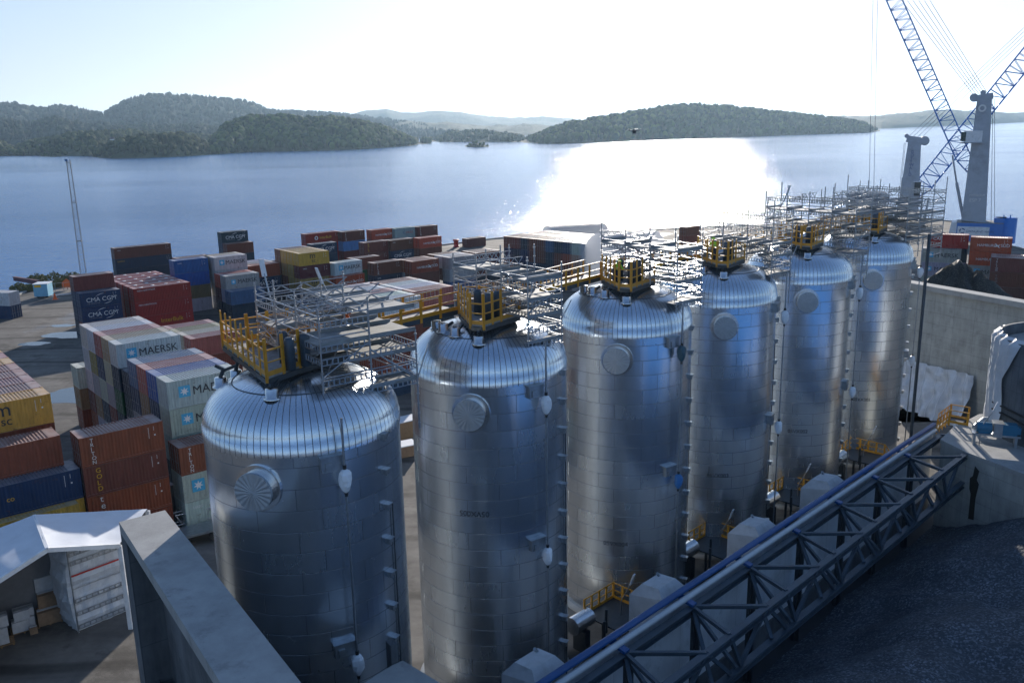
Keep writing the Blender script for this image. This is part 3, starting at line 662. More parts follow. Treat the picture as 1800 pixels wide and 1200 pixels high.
DN = dict(star='with star emblem and large dark lettering', starfaded='with faded star emblem and dark lettering', staronly='with a star emblem only', arcs='with white lettering between two arcs', bird='with a white bird emblem', msc='with large black initials',
    triton='with white letters running down', gold='with yellow letters running down', tex='with three white letters running down', too='with grey letters running down', hart='with small white lettering', ibulk='with yellow lettering', ibulkring='with a white ring and yellow lettering', cai='with three white letters', co='with small orange lettering', tag='with a small white mark',
    tagy='with a small orange mark', cross='with blue and red lettering')
ORD = ['bottom', 'second-level', 'third-level', 'fourth-level', 'top', 'top']
USED = {}
def container(pt, lvl, nl, col, kind, where, Ln=6.8, az=YA, group='stacked shipping containers', doors=True):
    lvn = 'top' if lvl == nl-1 else ORD[min(lvl, 3)]
    lab = f"{CN[col]} container {DN.get(kind, '')}".strip()+f", {lvn}, {where}"
    lab = ' '.join(lab.split()[:16])
    t_ = thing('shipping_container', lab, 'container', (pt.x, pt.y, lvl*CH), az, group)
    c = [min(.9, max(0, v*random.uniform(.86, 1.14))) for v in COL[col]]
    o = link('body', LB[Ln], t_); o.color = (*c, 1)
    if doors:
        for k in range(2):
            d = link('door', DM[k], t_); d.color = (*[v*.95 for v in c], 1); link('lock_rod', RM[k], d)
    if kind: deco(t_, kind, Ln)
    return t_
def stack(pt, cols, where, Ln=6.8, az=YA, doors=True):
    """cols: bottom to top [(colour, marking)]; None leaves the level to hidden neighbours"""
    for k, c in enumerate(cols):
        if c is None: continue
        col, kind = c if isinstance(c, tuple) else (c, None)
        container(pt, k, len(cols), col, kind, where, Ln, az, doors=doors)
def at(px, py, lv, az=YA, right=None):
    p_ = P(px, py, lv*CH)
    if right: p_ = p_-Vector((math.cos(az), math.sin(az), 0))*right
    return p_
def back(p_, k, az=YA, pitch=CP, along=0.0):
    return p_+Vector((-math.sin(az), math.cos(az), 0))*(k*pitch)+Vector((math.cos(az), math.sin(az), 0))*along
RN = ['front', 'second', 'third', 'fourth', 'fifth', 'sixth', 'seventh', 'rear']
# block A : five rows, five high, left of the silos
A0 = at(203, 606, 5)
for k, cols in enumerate([['rust', 'dark', 'green', 'dark', ('white', 'star')], ['tan', 'brown', 'grey', 'cream', 'rusty'], ['grey', 'dark', 'pale', 'navy', 'pink'], ['grey', 'tan', 'grey', 'olive', 'white'], ['rust', 'brown', 'white', 'white', 'white']]):
    stack(back(A0, k), cols, f"{RN[k]} row of the tall left block")
stack(back(A0, 5, along=-.9), ['rust', 'tan', 'white'], 'protruding behind the tall left block')
for k, cols in ((1, ['grey', 'grey', 'dark', 'dark']), (2, ['grey', 'olive', 'pale']), (3, ['tan', 'dark', 'maroon'])):
    stack(back(A0, -k, along=.2*k), cols, f"step {['', 'nearest', 'middle', 'farthest'][k]} to the tall left block")
# block C : four rows in front of it
C0 = at(292, 672, 5)
for k, cols in enumerate([['pale', 'dark', 'grey', ('pale', 'star'), ('pale', 'star')], ['dark', 'red', 'rust', 'navy', 'blue'], ['tan', 'rust', 'grey', 'tan', 'pink'], ['dark', 'brown', 'grey', 'navy', 'mid']]):
    stack(back(C0, k), cols, f"{RN[k]} row of the block beside the nearest silo")
C1 = at(314, 788, 3); stack(C1, [('white', 'tag'), ('pale', 'staronly'), ('rust', 'triton')], 'between the brown stack and the nearest silo')
K0 = at(138, 771, 4)
stack(K0, ['rust', ('rust', 'tex'), ('brown', 'gold'), ('rust', 'triton')], 'stack behind the white tent')
# yellow-fronted block at the left edge
M0 = at(88, 691, 5, right=6.8)
for k, c in enumerate([('yellow', 'msc'), 'pink', 'pink', 'pink', 'pink', 'yellow', 'pink', 'yellow']):
    stack(back(M0, k), [None, None, None, None, c] if k else ['yellow', 'brown', 'dark', 'rust', c], f"{RN[k]} row of the left edge block")
M1 = at(105, 764, 4, right=6.8); stack(M1, ['dark', 'navy', 'brown', ('rust', None)], 'one step below the left edge block')
M2 = at(140, 822, 3, right=6.8); stack(M2, ['dark', 'yellow', ('navy', 'co')], 'two steps below the left edge block')
M3 = at(138, 884, 2, right=6.8); stack(back(M3, 0, along=0), ['yellow', 'yellow'], 'lowest step at the left edge, behind the tent')
# blue pair and brown one by the open yard
Q1 = at(128, 487, 4); stack(Q1, ['dark', 'navy', 'navy', 'brown'], 'at the open yard corner')
Q0 = back(Q1, -1); stack(Q0, ['rust', ('navy', 'arcs'), ('navy', 'arcs')], 'front of the open yard corner')
# red tank-hatch containers
R0 = at(234, 508, 3)
for k in range(6):
    stack(back(R0, k, pitch=3.25), ([('red', 'ibulk'), ('red', 'hart'), ('red', 'hart')] if k == 0 else ['red', 'red', 'red']), f"{RN[k]} row of the all-red block", 10.2)
hatch = MB()
for x in (1.6, 4.0, 6.4, 8.7): hatch.lathe([(0.001, .05), (.3, .05), (.32, 0)], 10, (x, .8 if int(x) % 2 else 1.9, 0))
HM = hatch.mesh('roof_hatch', WHITEP)
for o in [o for o in sc.objects if o.name.startswith('shipping_container') and 'all-red' in o['label'] and 'container top' in o['label'].replace(',', '')]: h_ = link('roof_hatch', HM, o); h_.location = (0, 0, CH-.05)
for o in [o for o in sc.objects if o.name.startswith('shipping_container') and 'all-red' in o['label'] and ', top,' in o['label'] and not any(c.name.startswith('roof_hatch') for c in o.children)]: h_ = link('roof_hatch', HM, o); h_.location = (0, 0, CH-.05)
T0 = at(200, 437, 3); stack(T0, ['dark', ('dark', 'tagy'), ('brown', 'tag')], 'long stack against the water at left', 13.6)
# middle group
B0 = at(305, 459, 4); stack(B0, ['white', 'tan', 'blue', ('blue', 'tag')], 'right of the all-red block')
stack(back(B0, 1, along=1.6), [None, None, 'white', 'brown'], 'just behind the bright blue stack')
E0 = at(376, 453, 4)
stack(E0, ['navy', 'grey', 'white', ('white', 'star')], 'middle group, left of the olive block'); stack(back(E0, 1), [None, None, 'white', 'cream'], 'middle group, second row')
E1 = at(396, 486, 3); stack(E1, ['dark', 'grey', ('grey', 'starfaded')], 'middle group, lower front'); stack(back(E1, 1), ['dark', 'maroon', 'orange'], 'middle group, lower second row')
stack(at(405, 513, 2), ['dark', 'mid'], 'lowest step of the middle group')
F0 = at(389, 409, 4, YA); stack(F0, ['dark', 'brown', 'navy', ('dark', 'arcs')], 'tall pair at the waterside'); stack(back(F0, -1, along=0), ['dark', 'dark', 'brown'], 'tall pair at the waterside, front')
G0 = at(437, 468, 3); stack(G0, ['dark', ('navy', 'arcs'), 'rust'], 'left of the olive block'); stack(back(G0, 1), [None, None, 'grey'], 'behind, left of the olive block'); stack(back(G0, 2), [None, None, 'pale'], 'third row, left of the olive block')
H0 = at(525, 446, 4)
for k, cols in enumerate([['navy', ('olive', 'msc'), ('maroon', 'tag'), ('yellow', 'msc')], ['dark', 'olive', 'olive', 'yellow'], ['dark', 'brown', 'olive', 'yellow'], ['dark', 'dark', 'brown', 'brown']]):
    stack(back(H0, k), cols, f"{RN[k]} row of the olive block")
# waterside row
I0 = at(537, 412, 3, YA); stack(I0, ['red', 'red', ('red', 'ibulkring')], 'waterside row, leftmost', 10.2)
I1 = at(602, 408, 3); stack(I1, ['brown', 'sky', ('brown', 'triton')], 'waterside row, second from left')
I2 = at(653, 405, 3); stack(I2, ['brown', 'brown', ('orange', 'bird')], 'waterside row, third from left')
I3 = at(694, 402, 3); stack(I3, ['mid', 'grey', ('grey', 'cross')], 'waterside row, fourth from left'); 
I4 = at(734, 399, 3); stack(I4, ['brown', 'brown', ('brown', 'triton')], 'waterside row, right end')
J0 = at(548, 430, 3); stack(J0, ['dark', 'navy', ('navy', 'arcs')], 'behind the olive block')
J1 = at(640, 427, 3); stack(J1, ['maroon', ('brown', 'tex'), ('brown', 'gold')], 'second waterside row, middle')
J2 = at(686, 423, 3); stack(J2, ['brown', ('navy', 'arcs'), ('brown', 'tag')], 'second waterside row, right of middle')
J3 = at(737, 419, 3); stack(J3, ['brown', 'brown', ('orange', 'bird')], 'second waterside row, right end')
K1 = at(588, 463, 3, math.radians(44)); stack(K1, ['dark', 'brown', ('white', 'star')], 'right of the olive block', az=math.radians(44))
K2 = at(590, 487, 2); stack(K2, ['dark', ('orange', 'bird')], 'in front, right of the olive block')
K3 = at(620, 455, 3); stack(K3, ['dark', 'green', 'brown'], 'right of the grey star container')
N0 = at(657, 463, 3); stack(N0, ['grey', ('dark', 'tag'), ('brown', 'triton')], 'open middle of the yard')
N1 = at(724, 460, 3); stack(N1, ['dark', 'brown', ('rust', 'bird')], 'right side of the open middle'); stack(back(N1, 1), [None, None, 'rust'], 'second row, right side of the open middle')
N2 = at(790, 453, 3); stack(N2, ['mid', 'grey', 'grey'], 'pale pair right of the open middle'); stack(back(N2, 1), [None, 'brown', 'white'], 'second row of the pale pair'); stack(back(N2, 2), [None, 'brown', 'rust'], 'third row of the pale pair')
N3 = at(838, 445, 3); stack(N3, ['dark', 'brown', 'maroon'], 'right of the pale pair'); stack(back(N3, 1), [None, 'brown', 'brown'], 'second row right of the pale pair')
stack(at(822, 420, 1), ['brown'], 'alone on the bare quay')
# block between the first two silos
O0 = at(664, 531, 5)
for k, cols in enumerate([['navy', 'rust', 'brown', 'brown', 'white'], [None, 'rust', 'brown', 'navy', 'white'], [None, None, None, 'orange', 'pink'], [None, None, None, 'dark', 'white'], [None, None, None, 'maroon', 'white']]):
    stack(back(O0, k), cols, f"{RN[k]} row of the block behind the first walkway")
O1 = back(O0, 1, along=7.3)
for k, cols in enumerate([['navy', 'brown', 'brown', 'dark', 'pink'], [None, None, None, 'brown', 'white'], [None, None, None, 'brown', 'white'], [None, None, None, 'brown', 'pink']]):
    stack(back(O1, k), cols, f"{RN[k]} row of the block behind the second silo")
stack(at(600, 508, 4), ['dark', 'grey', 'navy', 'grey'], 'behind the scaffold on the nearest silo')
S0 = at(335, 596, 3)
for k, cols in enumerate([['rust', 'brown', 'pink'], ['dark', 'brown', 'cream'], ['brown', 'dark', 'olive'], ['dark', 'brown', 'pink']]):
    stack(back(S0, k), cols, f"{RN[k]} row of the low block behind the nearest silo")
# end-on block of the quay: doors face the camera
AZE = math.radians(-14)
W0 = P(887, 415, 4*CH); ex = Vector((math.cos(AZE), math.sin(AZE), 0)); ey = Vector((-ex.y, ex.x, 0))
W1 = P(995, 425, 4*CH); ex = (W1-W0).normalized(); ey = Vector((-ex.y, ex.x, 0)); AZE = math.atan2(ey.y, ey.x)
endc = [['dark', 'rust', 'navy', 'brown'], ['navy', 'dark', 'dark', 'brown'], ['dark', 'navy', 'navy', 'dark'], ['brown', 'navy', 'brown', 'brown'], ['maroon', 'dark', 'brown', 'brown'], ['navy', 'navy', 'dark', 'mid'], ['dark', 'brown', 'brown', 'dark'], ['brown', 'brown', 'rust', 'navy'], ['pale', 'rusty', 'rusty', 'pale'], ['grey', 'pale', 'pale', 'white']]
ORDW = ['first', 'second', 'third', 'fourth', 'fifth', 'sixth', 'seventh', 'eighth', 'ninth', 'last']
step = (W1-W0).length/7.4
for k, cols in enumerate(endc):
    q = W0+ex*(step*(k+1)); stack(q, cols, f"{ORDW[k]} column from left of the end-on quay block", az=AZE)
for k in range(9):
    q = W0+ex*(step*(k+1.4))+ey*7.4; container(q, 3, 4, ['cream', 'pale', 'pink', 'white'][k % 4], None, f"behind the {ORDW[k]} column of the end-on quay block", az=AZE)
# right-hand containers behind the coal heap
AZR = math.radians(-28)
X0 = at(1634, 411, 5, AZR); stack(X0, ['dark', 'grey', ('pale', 'starfaded'), 'dark', ('red', 'cai')], 'right quay stack nearest the sixth silo', az=AZR)
X1 = back(X0, 0, AZR, along=7.1)+Vector((-1.2, -2.4, 0)); stack(X1, ['dark', 'grey', ('grey', 'star'), ('orange', 'bird'), ('orange', 'bird')], 'right quay stack below the crane sign', az=AZR)
X2 = at(1621, 436, 4, AZR); stack(X2, ['dark', 'grey', ('grey', 'starfaded'), ('grey', 'star')], 'right quay front stack beside the coal heap', az=AZR)
X3 = at(1743, 452, 4, AZR, None); stack(X3, ['dark', 'brown', ('brown', 'too'), ('brown', 'triton')], 'far right quay stack with a sunlit roof', az=AZR, Ln=10.2); stack(back(X3, 1, AZR), [None, None, None, 'rust'], 'behind the far right quay stack', az=AZR)
# make labels unique by the grouping rule: same label -> add what differs
from collections import defaultdict
dd = defaultdict(list)
for o in sc.objects:
    if o.get('category') == 'container': dd[o['label']].append(o)
for k_, v in dd.items():
    if len(v) > 1: print('DUPLABEL', k_, len(v))

# ------------------------------------------------------------------ storage silos
R_S, ZS, ZA = 4.656, 21.43, 23.75
SC_ = [(-10.25, 41.01), (-1.44, 51.0), (8.14, 61.67), (16.85, 70.89), (26.35, 80.07), (36.2, 89.93)]
def domez(r): return ZS+(ZA-ZS)*(max(0.0, 1-(min(r, R_S)/R_S)**2.7))**.5
def azv(az, r, z=0.0): a = math.radians(az); return Vector((math.sin(a)*r, math.cos(a)*r, z))
def shell_mesh():
    g = MB(); n = 120; zs = [0.25, 5, 10, 15, ZS]; vs = []; fs = []; uvs = []
    for z in zs:
        for k in range(n): t = 2*PI*k/n; vs.append((R_S*math.cos(t), R_S*math.sin(t), z))
    for j in range(len(zs)-1):
        for k in range(n):
            fs.append((j*n+k, j*n+(k+1) % n, (j+1)*n+(k+1) % n, (j+1)*n+k))
            u0, u1 = R_S*2*PI*k/n, R_S*2*PI*(k+1)/n; uvs.append([(u0, zs[j]), (u1, zs[j]), (u1, zs[j+1]), (u0, zs[j+1])])
    g.add(vs, fs, True, uvs)
    return g.mesh('shell', SHELL)
def dome_mesh():
    g = MB(); n = 120; rs = [R_S+.03, R_S+.03, R_S, 4.62, 4.55, 4.42, 4.25, 4.0, 3.7, 3.3, 2.8, 2.25, 1.6, .9, .3]; vs = []; fs = []; uvs = []
    zs = [ZS-.55, ZS-.02, ZS]+[domez(r) for r in rs[3:]]
    for r, z in zip(rs, zs):
        for k in range(n): t = 2*PI*k/n; vs.append((r*math.cos(t), r*math.sin(t), z))
    for j in range(len(rs)-1):
        for k in range(n):
            fs.append((j*n+k, j*n+(k+1) % n, (j+1)*n+(k+1) % n, (j+1)*n+k))
            u0, u1 = 29.25*k/n, 29.25*(k+1)/n; uvs.append([(u0, 10+j*.4), (u1, 10+j*.4), (u1, 10.4+j*.4), (u0, 10.4+j*.4)])
    c = len(vs); vs.append((0, 0, ZA)); m_ = (len(rs)-1)*n
    for k in range(n): fs.append((m_+k, m_+(k+1) % n, c)); uvs.append([(.1, 17), (.2, 17), (.15, 17.2)])
    g.add(vs, fs, True, uvs); return g.mesh('dome', DOMEM)
SHM, DMM = shell_mesh(), dome_mesh()
DARKSEAM = mat('seam_sealant', (.06, .07, .08), .5)
def ring_tube(r, z, rad, seg=72, m_=DARKSEAM, name='seam_ring'):
    g = MB(); prof = []
    g.lathe([(r-rad, z-.01), (r-rad*.4, z+rad), (r+rad*.4, z+rad), (r+rad, z-.01)], seg); return g.mesh(name, m_)
RINGM = ring_tube(3.15, domez(3.15), .03)
def hatch_mesh():
    """round manway on the shell: barrel + fan-folded cover; built along +y then turned"""
    g = MB(); n = 40; rr, pr = .86, .62
    def ringpts(r, y): return [(r*math.cos(2*PI*k/n), y, r*math.sin(2*PI*k/n)) for k in range(n)]
    vs = ringpts(1.08, -.25)+ringpts(1.08, .16)+ringpts(rr, .17)+ringpts(rr, pr); fs = []
    for j in range(3):
        for k in range(n): fs.append((j*n+k, j*n+(k+1) % n, (j+1)*n+(k+1) % n, (j+1)*n+k)[::-1])
    g.add(vs, fs, False); bar_ = g.mesh('manway_barrel', STUB)
    g = MB(); n = 40; vs = []
    for k in range(n): a = 2*PI*k/n; vs.append((rr*1.02*math.cos(a), pr+(.022 if k % 2 else 0), rr*1.02*math.sin(a)))
    for k in range(n): a = 2*PI*k/n; vs.append((.16*math.cos(a), pr+.035+(.008 if k % 2 else 0), .16*math.sin(a)))
    for k in range(n): a = 2*PI*k/n; vs.append((rr*1.03*math.cos(a), pr-.1, rr*1.03*math.sin(a)))
    c = len(vs); vs.append((0, pr+.05, 0))
    fs = [(k, (k+1) % n, n+(k+1) % n, n+k)[::-1] for k in range(n)]+[(n+k, n+(k+1) % n, c)[::-1] for k in range(n)]+[(2*n+k, 2*n+(k+1) % n, (k+1) % n, k)[::-1] for k in range(n)]
    g.add(vs, fs, False); cov = g.mesh('manway_cover', COVER); return bar_, cov
HB, HC = hatch_mesh()
def stub_mesh():
    g = MB(); g.lathe([(.40, -.05), (.40, .02), (.29, .03), (.29, .42), (.25, .45), (0.001, .45)], 20); a = g.mesh('nozzle', STUB); return a
STM = stub_mesh()
def bag_mesh(m_):
    g = MB(); n = 10; prof = [(.05, -.62), (.16, -.5), (.27, -.25), (.30, .02), (.28, .28), (.2, .42), (.06, .5)]
    vs = []; fs = []
    for j, (r, z) in enumerate(prof):
        for k in range(n): t = 2*PI*(k+.3*(j % 2))/n; q = r*(1+.12*math.sin(3*t+j)); vs.append((q*math.cos(t), q*math.sin(t), z))
    for j in range(len(prof)-1):
        for k in range(n): fs.append((j*n+k, j*n+(k+1) % n, (j+1)*n+(k+1) % n, (j+1)*n+k))
    g.add(vs, fs, False); return g.mesh('wrapped_sensor', m_)
BAGM = {'w': bag_mesh(BAG), 'b': bag_mesh(BLUES), 'd': bag_mesh(mat('teal_cloth', (.04, .10, .13), .6))}
_a, _b = MB(), MB(); _a.tube((0, 0, .5), (0, 0, .68), .09, 8); _b.tube((0, 0, -.62), (0, 0, -.78), .08, 8); CAPM = (_a.mesh('end_cap', BLACK), _b.mesh('end_cap', BLACK))
def bend_text(s_, az0, z0, size, flip=False):
    me = text_mesh(s_, size, TEXTD, .018).copy(); xs = [v.co.x for v in me.vertices]; wd = max(xs); hh = size*.7
    for v in me.vertices:
        x, y, zz = v.co
        if flip: x, y = wd-x, hh-y
        p_ = azv(az0-math.degrees((x-wd/2)/R_S), R_S+.012+zz, z0+y); v.co = p_
    return me
SDESC = ['nearest and largest looking steel silo at the left end of the row', 'second steel silo from the left with its printed number upside down', 'third steel silo from the left with a blue wrapped sensor', 'fourth steel silo of the row, between the blue sensor silo and the last two',
    'fifth steel silo, second from the right end of the row', 'sixth and farthest steel silo beside the grey concrete wall']
CAZ = [148, 141, 141, 118, 118, 112]; LABELS = [None, ('05VX005', 191, 13.3, True), ('05VX004', 194, 5.9, False), ('05VX003', 187, 7.1, False), ('05VX002', 189, 7.4, False), ('05VX001', 192, 7.1, False)]
PAZ = [193, 191, 194, 186, 188, 190]
STUBS = [[(-.5, -3.2), (-3.6, 1.7), (-3.9, .2)]]+[[(-.4, -3.4), (-1.75, -2.3), (-2.5, -1.3), (-3.0, -.2)]]*5
BRK = MB(); BRK.box((0, 0, 0), (.42, .34, .26)); BRK.box((0, .04, .16), (.5, .44, .06)); BRK.box((0, 0, -.2), (.08, .3, .22)); BRM = BRK.mesh('bracket', GALV)
JBX = MB(); JBX.box((0, 0, 0), (1.0, .32, .62)); JBX.box((0, -.02, .36), (1.12, .44, .1)); JBX.box((.2, .18, -.05), (.3, .12, .36)); JBM = JBX.mesh('sensor_box', GALV)
for i, (cx, cy) in enumerate(SC_):
    t_ = thing('storage_silo', SDESC[i], 'silo', (cx, cy, 0), 0, 'row of steel storage silos')
    sh = link('shell', SHM, t_); dm = link('dome', DMM, t_)
    a_ = math.radians(37*i); 
    rg = link('seam_ring', RINGM, dm)
    pl = MB(); pl.lathe([(R_S+.35, 0), (R_S+.35, .22), (R_S-.2, .25)], 64); pl.build('plinth', CONCP, t_)
    hb = link('manway_barrel', HB, t_); az = PAZ[i]; hb.location = azv(az, R_S-.06, 19.5); hb.rotation_euler = (0, 0, -math.radians(az)); hc = link('manway_cover', HC, hb)
    hc.rotation_euler = (0, .4*i, 0)
    for k, (x, y) in enumerate(STUBS[i]):
        s_ = link('nozzle', STM, t_); s_.location = (x, y, domez(math.hypot(x, y))-.04)
    if LABELS[i]:
        tx, a0, z0, fl = LABELS[i]; link('printed_number', bend_text(tx, a0, z0, .46, fl), t_)
    ca = CAZ[i]; cd = MB(); so_ = .55 if i < 3 else .75
    cd.tube(azv(ca, R_S+so_, .1), azv(ca, R_S+so_, 23.3 if i else 22.6), .055, 8); cd.build('sensor_conduit', GALV, t_)
    for z in (20.1, 10.9):
        j_ = link('sensor_box', JBM, t_); j_.location = azv(ca+(5 if i < 3 else 3), R_S+.14, z+.35); j_.rotation_euler = (0, 0, -math.radians(ca+4))
        kind = 'w' if (i in (0, 1, 3, 4, 5)) else ('d' if z > 15 else 'b')
        bg_ = link('wrapped_sensor', BAGM[kind], t_); bg_.location = azv(ca, R_S+so_, z-.35); bg_.rotation_euler = (0, 0, i+z)
        [link('end_cap', q_, bg_) for q_ in CAPM]
    ba_ = 118 if i == 0 else (114 if i < 3 else 106)
    for k in range(12):
        z = 21.0-1.75*k
        if z < 1: break
        b_ = link('bracket', BRM, t_); b_.scale = (.8, .75, .75); b_.location = azv(ba_, R_S+.12, z); b_.rotation_euler = (0, 0, -math.radians(ba_))
    cd = MB(); cd.tube(azv(ba_-6, R_S+.07, .5), azv(ba_-6, R_S+.07, 17.5), .035, 6); cd.build('cable_pipe', DARK, t_)
    if i == 5:
        for k in (0, 1): q = MB(); q.tube(azv(104+8*k, R_S+1.35, 0), azv(104+8*k, R_S+1.35, 23.5), .11, 8); q.build('riser_pipe', GREYB, t_)

# ------------------------------------------------------------------ yellow platforms on the domes
ZD = 24.15
def rail_mesh(pts, name='railing', h=1.15, post=1.25, tall=False, z=ZD, m=None, close=False):
    g = MB(); pts = [Vector((p[0], p[1], p[2] if len(p) > 2 else z)) for p in pts]
    if close: pts.append(pts[0])
    up = Vector((0, 0, 1))
    for a, b_ in zip(pts[:-1], pts[1:]):
        L_ = (b_-a).length; n = max(1, round(L_/post)); d = (b_-a).normalized(); s_ = Vector((-d.y, d.x, 0))
        for k in range(n+1):
            p = a+(b_-a)*(k/n); g.bar(p-up*.28, p+up*(h+(.55 if tall else 0)), .17, .06, up=s_)
        for zz, hh in ((h-.03, .07), (h*.52, .055)): g.bar(a+up*zz, b_+up*zz, .06, hh)
        
        g.bar(a+up*.10, b_+up*.10, .03, .22)
    return g.mesh(name, m or YEL)
def poly_deck(poly, z0=ZD-.12, z1=ZD): g = MB(); g.prism(poly, z0, z1); return g
PLAB = ['yellow railed platform with a wide left wing on the nearest silo', 'yellow railed platform cage on the second silo from the left', 'yellow railed platform on the third silo where a worker bends over', 'yellow railed platform on the fourth silo with a second worker',
        'yellow railed platform on the fifth silo amid scaffolding', 'yellow railed platform on the farthest silo below the grey crane tower']
GR = MB()
for i, (cx, cy) in enumerate(SC_):
    t_ = thing('access_platform', PLAB[i], 'platform', (cx, cy, 0), 0, 'platforms on the silo tops')
    if i == 0: poly = [(-4.7, 3.5), (-.7, -3.05), (.35, -1.2), (2.2, 1.2), (-1.4, 5.6)]; rl = [([poly[0], poly[1]], True), ([poly[1], poly[2]], True), ([poly[4], poly[0]], False), ([(-3.1, 2.5), (-.4, 4.2)], True)]
    else: poly = [(-1.65, .4), (-.85, -2.95), (-.1, -3.35), (.85, -1.95), (1.9, -.6), (1.0, 1.8), (-1.2, 2.2)]; rl = [([poly[0], poly[1], poly[2], poly[3]], True), ([poly[3], poly[4]], False), ([poly[5], poly[6]], False)]
    d_ = poly_deck(poly).build('deck', DECK, t_)
    fr = MB()
    for a, b_ in zip(poly, poly[1:]+poly[:1]): fr.bar((*a, ZD-.25), (*b_, ZD-.25), .12, .24)
    fr.build('frame', DARK, t_)
    for pts, tall in rl: link('railing', rail_mesh(pts, tall=tall, post=.95 if tall else 1.2, h=1.2), t_)
    for k, (x, y) in enumerate(STUBS[i][:3]):
        lg = MB(); zt = domez(math.hypot(x, y))+.4; q = Vector((x*.78, y*.78, ZD-.3)); lg.tube((x, y, zt), (x*.95, y*.95, ZD-.5), .1, 8); lg.bar((x*.95, y*.95, ZD-.55), q, .14, .14); lg.bar((x*.95, y*.95, ZD-.5), (x*1.05, y*1.05, ZD-.3), .12, .12); lg.build('support_leg', DARK, t_)
    # filter canisters inside the cage
    for k, (x, y) in enumerate(((.1, -1.9), (.65, -1.2), (-.5, -.6))):
        c_ = MB(); c_.lathe([(.001, ZD), (.24, ZD), (.24, ZD+1.35), (.17, ZD+1.5), (.001, ZD+1.5)], 14, (x, y, 0)); c_.build('filter_canister', GREYB, t_)
    mb_ = MB(); mb_.tube((-.3, .3, ZD+.2), (.9, .9, ZD+.5), .22, 10); mb_.tube((.9, .9, ZD+.5), (1.4, .3, ZD+1.3), .12, 8); mb_.build('valve_pipe', STUB, t_)
    l_ = MB(); l_.box((-.9, .9, ZD+.35), (.5, .4, .7)); l_.build('control_cabinet', GALV, t_)
# walkways between the silos
for i in range(5):
    a = Vector((*SC_[i], 0))+Vector((1.0, 3.7, 0)); b_ = Vector((*SC_[i+1], 0))+Vector((-1.75, .9, 0))
    if i: a = Vector((*SC_[i], 0))+Vector((.6, 2.0, 0))
    d = (b_-a).normalized(); nrm = Vector((-d.y, d.x, 0)); W_ = 1.35; L_ = (b_-a).length
    t_ = thing('walkway', ['grey walkway with yellow railings from the nearest silo to the second', 'yellow railed walkway between the second and third silo tops', 'yellow railed walkway between the third and fourth silo tops', 'yellow railed walkway between the fourth and fifth silo tops', 'yellow railed walkway from the fifth silo to the farthest one'][i], 'walkway', a, math.atan2(d.y, d.x), 'walkways linking the silo tops')
    g = MB(); g.box((L_/2, W_/2, ZD+.06), (L_, W_, .06)); g.build('deck', DECK, t_)
    for y in (0, W_): g = MB(); g.bar((0, y, ZD-.1), (L_, y, ZD-.1), .1, .28); g.build('girder', GREYB, t_)
    for y in (-.06, W_+.06): link('railing', rail_mesh([(0, y), (L_, y)], z=ZD+.06, h=1.1, post=1.5), t_)
    g = MB()
    for k in range(int(L_/.35)): g.box((.3+k*.35, W_-.15, ZD+.95), (.03, .03, .5))
    g.bar((.2, W_-.15, ZD+.7), (L_-.3, W_-.15, ZD+.7), .04, .04); g.bar((.2, W_-.15, ZD+1.2), (L_-.3, W_-.15, ZD+1.2), .04, .04); g.build('cable_ladder', ALU, t_)

# ------------------------------------------------------------------ scaffolding
def unit(fn, name, m): g = MB(); fn(g); return g.mesh(name, m)
STD = unit(lambda g: [g.tube((0, 0, 0), (0, 0, 1), .045, 6)], 'standard', ALU)
_SM = {}
def std_mesh(L_):
    L_ = round(L_*4)/4
    if L_ not in _SM:
        g = MB(); g.tube((0, 0, 0), (0, 0, L_), .045, 6)
        z = .3
        while z < L_: g.box((0, 0, z), (.13, .13, .05)); z += .5
        _SM[L_] = g.mesh('standard', ALU)
    return _SM[L_]
LED = unit(lambda g: [g.tube((0, 0, 0), (1, 0, 0), .034, 6)], 'ledger', ALU)
def _gb(g):
    n = 9
    g.box((.5, 0, 0), (1, .035, .045)); g.box((.5, 0, .27), (1, .035, .045))
    for k in range(n+1): g.box((min(.99, max(.01, k/n)), 0, .135), (.022, .035, .25))
GB = unit(_gb, 'guard_beam', GALV)
def _lt(g):
    g.tube((0, 0, 0), (1, 0, 0), .024, 6); g.tube((0, 0, .4), (1, 0, .4), .024, 6); n = 8
    for k in range(n): g.tube((k/n, 0, 0 if k % 2 else .4), ((k+1)/n, 0, .4 if k % 2 else 0), .014, 5)
LT = unit(_lt, 'lattice_girder', ALU)
DK = unit(lambda g: [g.box((.5, .5, 0), (1, 1, .06)), g.box((.5, .01, .1), (1, .02, .16)), g.box((.5, .99, .1), (1, .02, .16))], 'plank_deck', DECK)
def span(me, name, root, a, b_, sy=1.0, flat=True):
    a = Vector(a); b_ = Vector(b_); d = b_-a; o = link(name, me, root); L_ = d.length
    x = d.normalized(); z = Vector((0, 0, 1)); y = z.cross(x).normalized(); z = x.cross(y)
    M_ = Matrix((x*L_, y*sy, z)).transposed().to_4x4(); M_.translation = a; o.matrix_local = M_; return o
AZa, AZb = Vector((-.6, .8, 0)), Vector((.78, .62, 0)).normalized()
SCL = ['dense aluminium scaffold stepping down over the nearest silo dome', 'aluminium scaffold over the front right of the second silo', 'aluminium scaffold on the third silo in front of the white dome tent', 'aluminium scaffold on the fourth silo against the glittering water',
       'aluminium scaffold on the fifth silo', 'wide tall scaffold around the farthest silo top under the crane']
